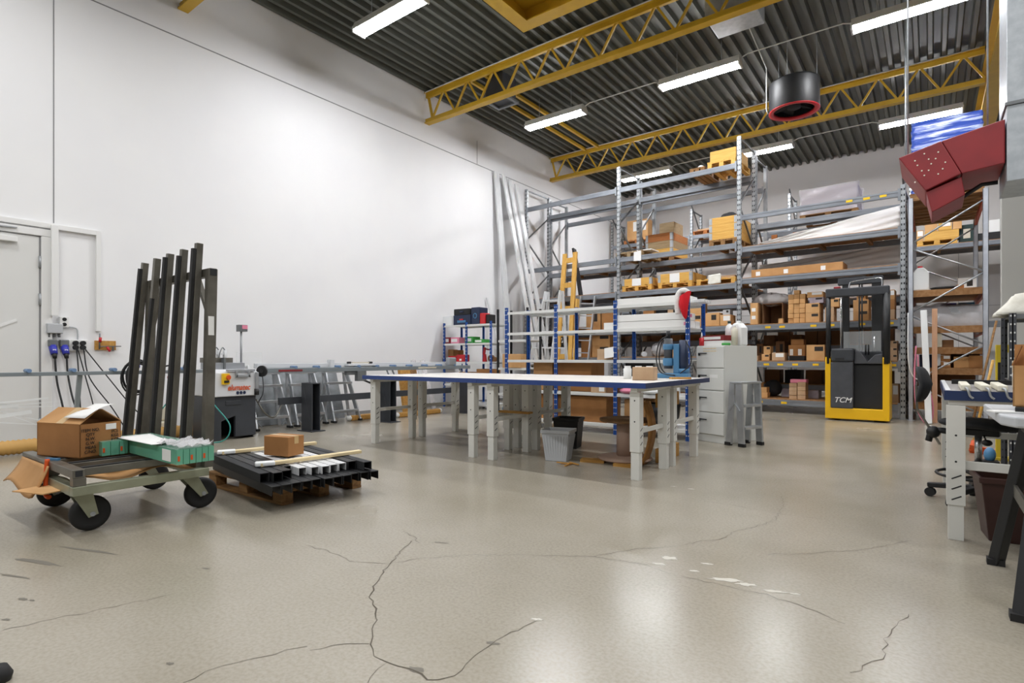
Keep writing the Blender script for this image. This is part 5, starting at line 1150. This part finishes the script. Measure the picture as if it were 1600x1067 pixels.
t = thing('double_ladder', 'white aluminium double ladder standing between the shelving and the rack', 'ladder', (-5.6, 9.0, 0))
for s, nm in ((-.9, 'front'), (.55, 'rear')):
    for x0, x1 in ((-6.35, -6.05), (-5.75, -5.72)):
        W(t).bar((x0, 9.2+s*.6, .02), (x1+.0, 9.2+s*.05, 2.35), .03, .07).build(nm+'_rail', 'aluwhite', t)
        W(t).bar((x0, 9.2+s*.6, 0), (x0, 9.2+s*.6, .04), .05).build('foot', 'black', t)
    for k in range(1, 8):
        f = k/7.6; W(t).bar((-6.35+.3*f, 9.2+s*(.6-.55*f), .02+2.33*f), (-5.75+.03*f, 9.2+s*(.6-.55*f), .02+2.33*f), .05, .025).build('rung', 'aluwhite', t)

# ---------------------------------------------------------------- yellow reach truck
t = thing('reach_truck', 'yellow and charcoal stand-on reach truck parked before the rack', 'truck', (-.985, 11.1, 0))
Y0 = 10.75; xl, xr = -1.44, -.53; XA1, XA2, XA3 = -1.356, -1.032, -0.626
W(t).prism([(xl, .03), (xr, .03), (xr, .95), (xr-.03, 1.03), (xr-.07, 1.06), (XA3, 1.06), (XA3, .21), (XA1, .21), (XA1, 1.03), (XA1-.015, 1.05), (xl, 1.07)], 'y', Y0, Y0+.68).build('chassis', 'truckyellow', t, .012)
W(t).box(XA1, XA2, Y0-.012, Y0+.6, .21, .98).build('battery_cover', 'truckgrey', t, .015)
W(t).box(XA2, XA3, Y0+.1, Y0+.6, .21, .94).build('entry_panel', 'blackmat', t, .01)
W(t).box(XA1+.005, XA2+.01, Y0-.02, Y0+.5, .985, 1.21).build('control_cover', 'anthracite', t, .03)
W(t).prism([(XA2+.01, .95), (XA3, .95), (XA3, 1.12), (XA2+.3, 1.1), (XA2+.2, .99), (XA2+.1, 1.15), (XA2+.02, 1.18)], 'y', Y0+.05, Y0+.4).build('console', 'truckgrey', t, .012)
W(t).box(XA2+.01, XA3, Y0+.3, Y0+.5, .94, 1.16).build('dashboard', 'anthracite', t, .02)
for px in (.16, .2): W(t).cyl((XA2+px, Y0+.2, 1.1), (XA2+px, Y0+.2, 1.27), .012, n=8).build('lever', 'black', t)
W(t).cyl((xl+.045, Y0+.03, .95), (xl+.045, Y0+.03, 2.1), .036, n=16).build('guard_post', 'black', t)
W(t).cyl((XA3+.05, Y0+.04, .95), (XA3+.05, Y0+.04, 2.1), .052, n=20).build('guard_post', 'black', t)
W(t).box(xl+.005, xr+.0, Y0-.01, Y0+.1, 2.07, 2.215).build('guard_front_bar', 'anthracite', t, .02)
for x in (xl+.03, xr-.06): W(t).box(x-.03, x+.04, Y0+.1, Y0+.66, 2.1, 2.19).build('guard_side_bar', 'anthracite', t, .01)
for x in (-1.2, -.98, -.76): W(t).box(x-.012, x+.012, Y0+.1, Y0+.66, 2.12, 2.17).build('guard_slat', 'anthracite', t)
for a, b_ in ((-1.254, -1.147), (-0.816, -0.651)):
    W(t).box(a, b_, 11.34, 11.42, .1, 2.42).build('mast_channel', 'black', t, .006)
W(t).box(-1.322, -0.651, 11.33, 11.43, 2.33, 2.45).build('mast_head', 'anthracite', t, .01)
W(t).cyl((-1.256, 11.2, 1.1), (-1.256, 11.2, 2.15), .014, n=10).build('lift_rod', 'chrome', t)
W(t).cyl((-0.769, 11.2, 1.1), (-0.769, 11.2, 1.42), .012, n=10).build('lift_rod', 'chrome', t)
W(t).tube(arc([(-1.111, 10.9, 2.2), (-1.092, 10.9, 2.3), (-1.028, 10.9, 2.33), (-0.696, 10.9, 2.36), (-0.643, 10.9, 2.32), (-0.643, 10.9, 2.21)], 5), .012).build('grab_rail', 'chrome', t)
for x in (-1.0, -.96): W(t).cyl((x, 11.38, 1.0), (x, 11.38, 2.35), .012, n=8).build('mast_chain', 'black', t)
W(t).box(-1.207, -0.664, 11.1, 11.106, 1.1, 1.5).build('clear_screen', 'clear', t)
W(t).box(-1.32, -1.22, Y0+.04, Y0+.12, 2.21, 2.25).build('beacon', 'heater', t, .01)
for x in (-1.3, -.66): W(t).cyl((x-.06, 11.0, .085), (x+.06, 11.0, .085), .085, n=20).build('wheel', 'rubber', t)
W(t).cyl((-.75, 10.9, .05), (-.69, 10.9, .05), .05, n=16).build('wheel', 'rubber', t)
text('lettering', 'TCM', .12, ((XA1+XA2)/2+.01, Y0-.0145, .345), (1, 0, 0), (0, 0, 1), 'white', t, .3, .002, INV[t.name])
W(t).box(XA1+.07, XA1+.2, Y0-.022, Y0-.019, 1.01, 1.05).build('type_plate', 'black', t)

# ---------------------------------------------------------------- rack seen end on at the right
t = thing('pallet_rack', 'light galvanised pallet rack with orange beams seen end on behind the office stool', 'rack', (.2, 12.7, 0))
for y, yb in ((11.47, 0), (13.9, 1)):
    for x in (-.275, .685):
        b = W(t); b.box(x-.035, x+.035, y, y+.006, .008, 3.72 if yb == 0 else 3.72).box(x-.035, x-.029, y, y+.07, .008, 3.72).box(x+.029, x+.035, y, y+.07, .008, 3.72).box(x-.05, x+.05, y-.015, y+.085, 0, .008); b.build('upright_post', 'galvlight', t)
    for (x0, z0, x1, z1) in ((-.25, 2.97, .66, 3.55), (-.25, 2.87, .66, 2.42), (-.25, 1.82, .66, 2.40), (-.25, 1.74, .66, 1.27), (-.25, .65, .66, 1.24), (-.25, .6, .66, .15)):
        W(t).cyl((x0, y+.035, z0), (x1, y+.035, z1), .014, n=8).build('diagonal_brace', 'alu', t)
DK = (.28, .865, 1.205, 1.55, 2.16, 3.7)
for z in DK:
    for x in (-.275, .685): W(t).box(x-.022, x+.022, 11.545, 13.9, z-.1, z).build('beam', 'orangebeam', t, .003)
    if z < 3.6: W(t).box(-.3, .71, 11.56, 13.95, z+.001, z+.02).box(-.25, .66, 11.56, 11.6, z-.09, z).build('deck', 'chip', t)
    else: 
        for k in range(9): W(t).box(-.3, .71, 11.6+.26*k, 11.75+.26*k, z+.001, z+.03).build('deck_board', 'woodold', t)
p = make_pallet('dark timber pallet under the blue wrapped stack, front one', (.2, 12.3, 3.732), 0, 'woodold', 'pallets under the blue stack', .98, 1.1)
dup(p, (.2, 13.45, 3.732), 0, 'dark timber pallet under the blue wrapped stack, rear one')
b = MB().grid(40, 24, lambda u, v: (.2+(.47+.012*math.sin(60*v+9*u))*max(-1, min(1, 1.5*math.cos(6.283*u))), 12.85+(1.05+.012*math.sin(50*v-7*u))*max(-1, min(1, 1.5*math.sin(6.283*u))), 3.858+1.22*v))
b.box(-.26, .66, 11.82, 13.88, 5.06, 5.085)
solo(b, 'wrapped_stack', 'bluewrap', 'tall blue and white film wrapped stack on top of the end on rack', 'stack')
solo(MB().cyl((-.34, 11.3, 3.95), (-.34, 11.3, 6.7), .013, n=8), 'drop_pole', 'galv', 'thin grey pole hanging from the roof left of the blue wrapped stack', 'pole')
jug('white jerrycan with red cap on the shelf of the end on rack', (-.15, 11.72, 2.181), .23, .2, .42, 'plasticwhite', 'red', .1)
solo(MB().lathe([(0, 0), (.16, 0), (.2, .05), (.19, .05), (.15, .015), (0, .015)], n=28), 'tray', 'black', 'black round tray beside the jerrycan with red cap', 'tray', (.18, 11.85, 2.181))
carton('small brown block right of the black tray', (.38, 11.8, 2.181), .1, .1, .07, 0, 'plain', 'woodred', tape=False)
carton('white and blue carton at the back of the jerrycan shelf', (.5, 12.6, 2.181), .25, .2, .26, 0, 'small', 'paper', tape=False)
t = thing('wrapped_roll', 'grey mattress like roll wrapped in film on the end on rack', 'roll', (.28, 12.1, 1.571))
W(t).prism([(11.72, 1.572), (12.48, 1.572), (12.5, 1.8), (12.4, 1.93), (11.85, 1.93), (11.7, 1.8)], 'x', -.24, .66).build('roll', 'plasticgrey', t, .04)
W(t).grid(40, 14, lambda u, v: (-.27+.96*u, 12.1+(.43+.02*math.sin(14*u+2))*math.cos(math.pi*v), 1.575+.39*max(0, math.sin(math.pi*v))**.5*(1+.04*math.sin(19*u)+.05*math.sin(7*u+9*v)))).build('film', 'wrap', t)
for x, lb, m in ((.25, 'blue and white box behind the film wrapped roll, left', 'lampblue'), (.5, 'blue and white box behind the film wrapped roll, right', 'tarpblue')): carton(lb, (x, 12.85, 1.571), .22, .3, .46, 0, 'white', m, tape=False)
carton('cream narrow carton standing upright on the rack behind the batten', (.08, 11.7, 1.226), .12, .25, .23, 0, 'plain', 'cream', tape=False)
carton('low brown carton right of the cream narrow carton', (.22, 11.75, 1.226), .15, .25, .12, 0, 'plain', 'card4', tape=False)
for k, w in enumerate(('lowest', 'middle', 'top')): carton(w+' of three small white labelled cartons behind the pinkish batten', (.19, 11.72, .886+.105*k), .13, .25, .1, 0, 'white', 'card2', tape=False)
carton('left of two square brown cartons on the end on rack', (.39, 11.72, .886), .19, .25, .18, 0, 'plain', 'card', tape=False)
carton('right of two square brown cartons on the end on rack', (.58, 11.72, .886), .19, .25, .2, 0, 'plain', 'card2', tape=False)
carton('wide brown carton behind the two square cartons', (.42, 12.15, .886), .45, .3, .29, 0, 'plain', 'card4', tape=False)
carton('dark crate with blue content behind the white tube', (-.06, 11.85, .886), .2, .25, .22, 0, 'plain', 'navy', tape=False, name='crate')
carton('wide brown carton on the lowest deck under the blue topped bench', (.38, 11.85, .301), .5, .35, .25, 0, 'small', 'card', tape=False)
carton('dark brown carton at the back of the lowest rack deck', (.2, 12.5, .301), .8, .5, .45, 0, 'plain', 'card4', tape=False)
solo(MB().bar((-.03, 11.05, 0), (-.1, 11.36, 1.83), .09, .06, up=(0, 1, 0)), 'white_tube', 'plasticwhite', 'white square plastic tube leaning on the end on rack', 'tube', bev=.01)
solo(MB().bar((.045, 11.3, 0), (.045, 11.42, 1.85), .07, .05, up=(0, 1, 0)), 'pink_batten', 'pinkwood', 'pinkish wooden batten standing right of the white tube', 'batten')
solo(MB().tube(arc([(-.2, 11.4, 1.25), (-.22, 11.36, .8), (-.2, 11.3, .3), (-.1, 11.25, .02), (.0, 11.24, .03), (.02, 11.25, .3), (-.05, 11.3, .6), (-.15, 11.38, .75), (-.18, 11.4, 1.1)]), .012), 'red_hose', 'pink', 'red air hose looping down the post of the end on rack', 'hose')
solo(MB().tube(arc([(-.31, 11.4, 1.8), (-.3, 11.36, 1.0), (-.22, 11.36, .72), (-.05, 11.4, .7)]), .01), 'cable', 'plasticwhite', 'thin white cord hanging at the rack post beside the yellow truck', 'cord')

# ---------------------------------------------------------------- right foreground
t = thing('workbench', 'workbench with navy blue edge and grey top at the right', 'table', (.85, 5.0, 0))
x0, x1, y0, y1 = .06, 1.65, 4.07, 5.95
tt = W(t).box(x0+.006, x1, y0+.006, y1, .806, .853).build('tabletop', 'mattop', t)
W(t).box(x0, x1, y0, y0+.006, .8, .855).box(x0, x0+.006, y0+.006, y1, .8, .855).build('edge_band', 'bluedark', tt)
W(t).box(x0+.006, x0+.03, y0+.006, y1, .853, .858).build('edge_strip', 'aluwhite', tt)
for ya in (y0+.02, y1-.12): W(t).box(x0+.02, x1, ya, ya+.07, .77, .8).build('top_bearer', 'bench', t, .003)
for lx in (.113, 1.5):
    for ly in (4.11, 5.86):
        b = W(t); b.box(lx-.043, lx+.043, ly-.04, ly+.04, .2, .77).box(lx-.036, lx+.036, ly-.034, ly+.034, 0, .2)
        for z in (.23, .29, .35): b.bar((lx-.02, ly-.0408, z), (lx+.025, ly-.0408, z+.025), .002, .007, 1)
        for z in (.6, .45): b.cyl((lx, ly-.042, z), (lx, ly-.04, z), .006, n=8, m=1)
        b.build('leg', ['bench', 'hole'], t, .003, 1)
for ly in (4.13, 5.86): W(t).box(.156, 1.46, ly-.012, ly+.012, .4, .45).build('stretcher', 'bench', t, .003)
for k, (pa, pb, lb) in enumerate((((0.159, 4.13), (0.166, 4.75), 0)[:2]+('left one of three cream rubber blocks with hooks on the grey bench top',), ((0.249, 4.13), (0.248, 4.75), 0)[:2]+('middle one of three cream rubber blocks with hooks on the grey bench top',), ((0.32, 4.13), (0.327, 4.75), 0)[:2]+('right one of three cream rubber blocks with hooks on the grey bench top',))):
    t = thing('support_block', lb, 'block', ((pa[0]+pb[0])/2, (pa[1]+pb[1])/2, .854))
    W(t).bar((pa[0], pa[1], .872), (pb[0], pb[1], .872), .045, .034).build('pad', 'cream', t, .006)
    W(t).tube(arc([(pa[0]+.0, pa[1], .872), (pa[0]+.005, pa[1]-.075, .868), (pa[0]+.015, pa[1]-.08, .83), (pa[0]+.03, pa[1]-.08, .815)]), .006).build('hook', 'galv', t)
solo(MB().box(.12, .95, 5.2, 5.26, .8535, .885).box(.3, 1.0, 5.28, 5.32, .8535, .872), 'black_rail', 'black', 'black metal rail lying across the back of the grey bench top', 'rail')
carton('open brown carton standing on the grey bench top at the right edge', (.62, 4.5, .854), .3, .2, .14, .1, 'plain', 'card2', tape=False)
t = thing('foam_panel', 'pale grey foam panel standing on the grey bench top beside the carton', 'panel', (.62, 4.85, .854))
W(t).bar((.42, 4.8, .94), (.9, 4.9, .94), .03, .17).build('panel', 'beige', t); W(t).tube(arc([(.42, 4.72, .9), (.42, 4.7, .95), (.5, 4.7, .97), (.6, 4.72, .97)]), .008).build('cord', 'plasticwhite', t)
# stool
t = thing('office_stool', 'black swivel work stool with foot ring pushed under the right bench', 'chair', (.27, 5.2, 0), R(-8))
for k in range(5):
    a = k*2*math.pi/5+math.pi-.12; d = Vector((math.cos(a), math.sin(a), 0))
    ba = MB().bar(d*.03+Vector((0, 0, .11)), d*.3+Vector((0, 0, .085)), .05, .035).build('base_arm', 'black', t, .006)
    MB().tube([d*.285+Vector((-d.y, d.x, 0))*.022+Vector((0, 0, .033)), d*.285-Vector((-d.y, d.x, 0))*.022+Vector((0, 0, .033))], .033, 16).build('caster', 'rubber', ba)
    MB().cyl(d*.285+Vector((0, 0, .03)), d*.285+Vector((0, 0, .09)), .01, n=8).build('caster_stem', 'black', ba)
MB().cyl((0, 0, .1), (0, 0, .3), .032, n=16).build('column_cover', 'black', t); MB().cyl((0, 0, .3), (0, 0, .5), .022, n=16).build('gas_lift', 'chrome', t)
MB().tube([(.24*math.cos(k*math.pi/18), .24*math.sin(k*math.pi/18), .2) for k in range(37)], .011).build('foot_ring', 'black', t)
for k in range(3): a = k*2.094; MB().bar((0, 0, .19), (.235*math.cos(a), .235*math.sin(a), .2), .016).build('ring_spoke', 'black', t)
MB().box(-.16, .12, -.06, .06, .49, .54).build('seat_mechanism', 'black', t, .01)
MB().grid(24, 10, lambda u, v: ((.24 if math.cos(6.283*u) > 0 else .23)*math.cos(6.283*u)*math.sin(math.pi*v)**.45, .22*math.sin(6.283*u)*math.sin(math.pi*v)**.45, .575-.032*math.cos(math.pi*v)-.03*max(0, math.cos(6.283*u))*math.sin(math.pi*v))).build('seat', 'blackmat', t)
MB().tube(arc([(-.14, 0, .5), (-.26, 0, .5), (-.29, 0, .42)], 4), .022).build('back_bracket', 'black', t)
MB().ball((-.26, .0, .49), (.045, .05, .045), 14).build('bracket_knob', 'black', t)
MB().bar((-.22, 0, .4), (-.36, 0, .66), .03, .012, up=(1, 0, 0)).bar((-.36, 0, .66), (-.365, 0, .84), .03, .012, up=(1, 0, 0)).build('back_stem', 'steel', t)
MB().grid(20, 12, lambda u, v: (-.335+.035*math.cos(6.283*u)*math.sin(math.pi*v)**.5+.05*(1-abs(2*v-1))-.02, .17*math.sin(6.283*u)*math.sin(math.pi*v)**.5, .845-.135*math.cos(math.pi*v))).build('backrest', 'blackmat', t)
MB().bar((.03, -.03, .5), (.06, -.2, .47), .008).ball((.065, -.22, .465), (.03, .035, .022), 12).build('height_lever', 'black', t)
bin_('waste_bin', 'dark brown plastic waste bin under the right workbench', (.42, 4.3, 0), .34, .42, .22, .29, .36, 'plasticbrown', R(6))
solo(MB().box(-.09, .09, -.06, .06, 0, .18), 'yellow_packet', 'sign', 'yellow packet sticking out of the dark brown waste bin', 'packet', (.5, 4.3, .2), .2, bev=.01)
# black legged table with grey top
t = thing('side_table', 'grey topped table on splayed black legs at the right edge', 'table', (.75, 3.4, 0))
W(t).prism([(.235, 3.16), (.275, 3.06), (1.3, 3.06), (1.3, 3.85), (.22, 3.85)], 'z', .755, .8).build('tabletop', 'plasticgrey', t, .008)
for (p, q) in (((.26, 3.72, 0), (.38, 3.6, .755)), ((.285, 2.98, 0), (.38, 3.2, .755)), ((1.2, 3.8, 0), (1.1, 3.6, .755)), ((1.2, 3.0, 0), (1.1, 3.2, .755))):
    lg = W(t).bar(p, q, .05, .05).build('leg', 'black', t, .004); W(t).bar(p, Vector(p)+Vector((0, 0, .03)), .07, .06).build('foot', 'rubber', lg)
W(t).bar((.325, 3.66, .4), (.345, 3.1, .36), .012, .06).build('cross_brace', 'steel', t); W(t).bar((.36, 3.3, .72), (.36, 3.56, .72), .04).build('cross_brace', 'black', t)
t = thing('open_carton', 'tall open brown carton standing on the grey topped table', 'box', (.515, 3.45, .828), R(-6)); w, d, h = .42, .32, .18
MB().box(-w/2, w/2, -d/2, -d/2+.006, 0, h).box(-w/2, w/2, d/2-.006, d/2, 0, h).box(-w/2, -w/2+.006, -d/2, d/2, 0, h).box(w/2-.006, w/2, -d/2, d/2, 0, h).box(-w/2, w/2, -d/2, d/2, 0, .006).build('body', 'card', t)
MB().add([(-w/2, -d/2, h), (-w/2, d/2, h), (-w/2+.03, d/2, h+.09), (-w/2+.03, -d/2, h+.09)], [(0, 1, 2, 3)]).build('left_flap', 'card2', t, solid=.005); MB().add([(-w/2, d/2, h), (w/2, d/2, h), (w/2, d/2+.03, h+.1), (-w/2, d/2+.03, h+.1)], [(0, 1, 2, 3)]).build('rear_flap', 'card2', t, solid=.005)
t = solo(MB().box(-.25, .25, -.17, .17, 0, .026), 'ring_binder', 'black', 'flat black folder under the open carton on the grey topped table', 'folder', (.56, 3.42, .801), R(-6), bev=.004)
solo(MB().box(-.06, .05, -.04, .04, 0, .006), 'label_sheet', 'paper', 'white paper scrap on the grey topped table', 'paper', (.27, 3.3, .801), .3)
# grey shelf with cloth
shelf_unit('steel_shelf', 'dark grey steel shelf under the white cloth at the right edge', [.575, 1.5], 6.6, 7.3, (.3, .85, 1.43), 1.44, m='truckgrey', lw=.05, shelf_m='galvdark')
carton('carton hidden under the white cloth on the grey steel shelf', (.95, 6.95, 1.431), .5, .34, .165, 0, 'plain', 'card5', tape=False)
b = MB()
def clothf(u, v):
    a = 2*math.pi*u; r = .06+v
    f = .05*math.sin(7*a)*max(0, v-.45)
    x = .95+(.42*min(1, r)+.12*max(0, v-.7)+f)*max(-1, min(1, 1.35*math.cos(a))); y = 6.95+(.26*min(1, r)+.1*max(0, v-.7)+f)*max(-1, min(1, 1.35*math.sin(a)))
    z = 1.625+.015*math.sin(5*a)*(1-v)-(.19*max(0, (v-.72)/.28)**.8)
    return (x, y, max(1.436, z))
b.grid(48, 18, clothf)
solo(b, 'cloth', 'cloth', 'white cloth draped over a carton on the grey steel shelf', 'cloth', solid=.004)
t = thing('yellow_stand', 'yellow steel stand behind the grey steel shelf at the right', 'stand', (.62, 7.6, 0))
W(t).box(.53, .59, 7.55, 7.62, 0, 1.18).build('post', 'limeyellow', t, .004); W(t).box(.59, 1.1, 7.56, 7.61, 1.1, 1.18).build('arm', 'limeyellow', t, .004); W(t).box(.5, 1.1, 7.5, 7.67, 0, .03).build('foot', 'limeyellow', t, .004)
W(t).box(.545, .575, 7.545, 7.552, .62, 1.0).build('slot', 'black', t)
carton('pale machine housing on the middle deck of the grey steel shelf', (.85, 6.85, .851), .5, .35, .22, 0, 'plain', 'beige', tape=False, name='housing')
solo(MB().tube(arc([(.72, 6.63, 1.38), (.66, 6.6, 1.2), (.72, 6.58, 1.05), (.8, 6.58, 1.2), (.74, 6.57, 1.3), (.68, 6.57, 1.1), (.7, 6.58, .9)]), .007), 'black_cable', 'black', 'black cable looping under the top of the grey steel shelf', 'cable')
pts = [(.45+.25*math.sin(1.9*k)+.02*k, 6.35+.16*math.cos(2.3*k), .009) for k in range(14)]
solo(MB().tube(arc(pts, 6), .007), 'floor_cable', 'black', 'tangled black cable on the floor behind the brown bin', 'cable')
# brooms
t = thing('shovel', 'orange red shovel with pale wooden handle standing on the floor', 'shovel', (.42, 7.9, 0))
W(t).cyl((.36, 7.95, .06), (.56, 8.3, 1.02), .014, n=10).build('handle', 'woody', t); W(t).cyl((.35, 7.93, .02), (.375, 7.98, .13), .022, n=10).build('socket', 'orange', t)
W(t).add([(.34, 7.9, .1), (.34, 7.96, .0), (.62, 7.86, .0), (.62, 7.8, .06)], [(0, 1, 2, 3)]).build('blade', 'orange', t, solid=.01)
t = thing('broom', 'broom with brown wooden handle leaning on the post of the end on rack', 'broom', (.55, 10.9, 0))
W(t).cyl((0.509, 10.9, .12), (0.806, 11.38, 1.62), .016, n=10).build('handle', 'woodold', t); W(t).box(0.509-.16, 0.509+.16, 10.85, 10.95, .07, .12).build('head', 'wood', t, .006); W(t).box(0.509-.16, 0.509+.16, 10.86, 10.94, 0, .07).build('bristles', 'blackmat', t)
t = thing('vacuum_nozzle', 'blue and black floor nozzle at the foot of the yellow stand', 'nozzle', (.47, 7.35, 0)); W(t).ball((.47, 7.35, .075), (.05, .06, .075), 14).build('body', 'tarpblue', t); W(t).box(.4, .54, 7.28, 7.42, 0, .02).build('sole', 'black', t, .006)

# small things at the edges
solo(MB().lathe([(0, 0), (.03, 0), (.035, .02), (.02, .05), (0, .05)], n=16), 'tripod_foot', 'rubber', 'small black rubber foot on the floor at the bottom left corner', 'foot', (-2.4, .44, 0))
for y, lb in ((7.86, 'left one of two clear plastic tubes leaning on the wall behind the benches'), (8.12, 'right one of two clear plastic tubes leaning on the wall behind the benches')):
    solo(MB().cyl((-8.1, y, .02), (-8.45, y, 1.0), .05, n=14), 'plastic_tube', 'wrap', lb, 'tube')
solo(MB().box(-8.649, -8.341, 8.9, 8.93, 1.752, 1.96), 'white_board', 'plasticwhite', 'white board standing at the left end of the tool shelf top', 'board')

# ---------------------------------------------------------------- world and colour
w = bpy.data.worlds.new('world'); S.world = w; w.use_nodes = True
w.node_tree.nodes['Background'].inputs[0].default_value = (.9, .95, 1, 1); w.node_tree.nodes['Background'].inputs[1].default_value = .3
S.view_settings.view_transform = 'Standard'; S.view_settings.look = 'None'; S.view_settings.gamma = 1
S.view_settings.use_curve_mapping = False; S.view_settings.exposure = 0
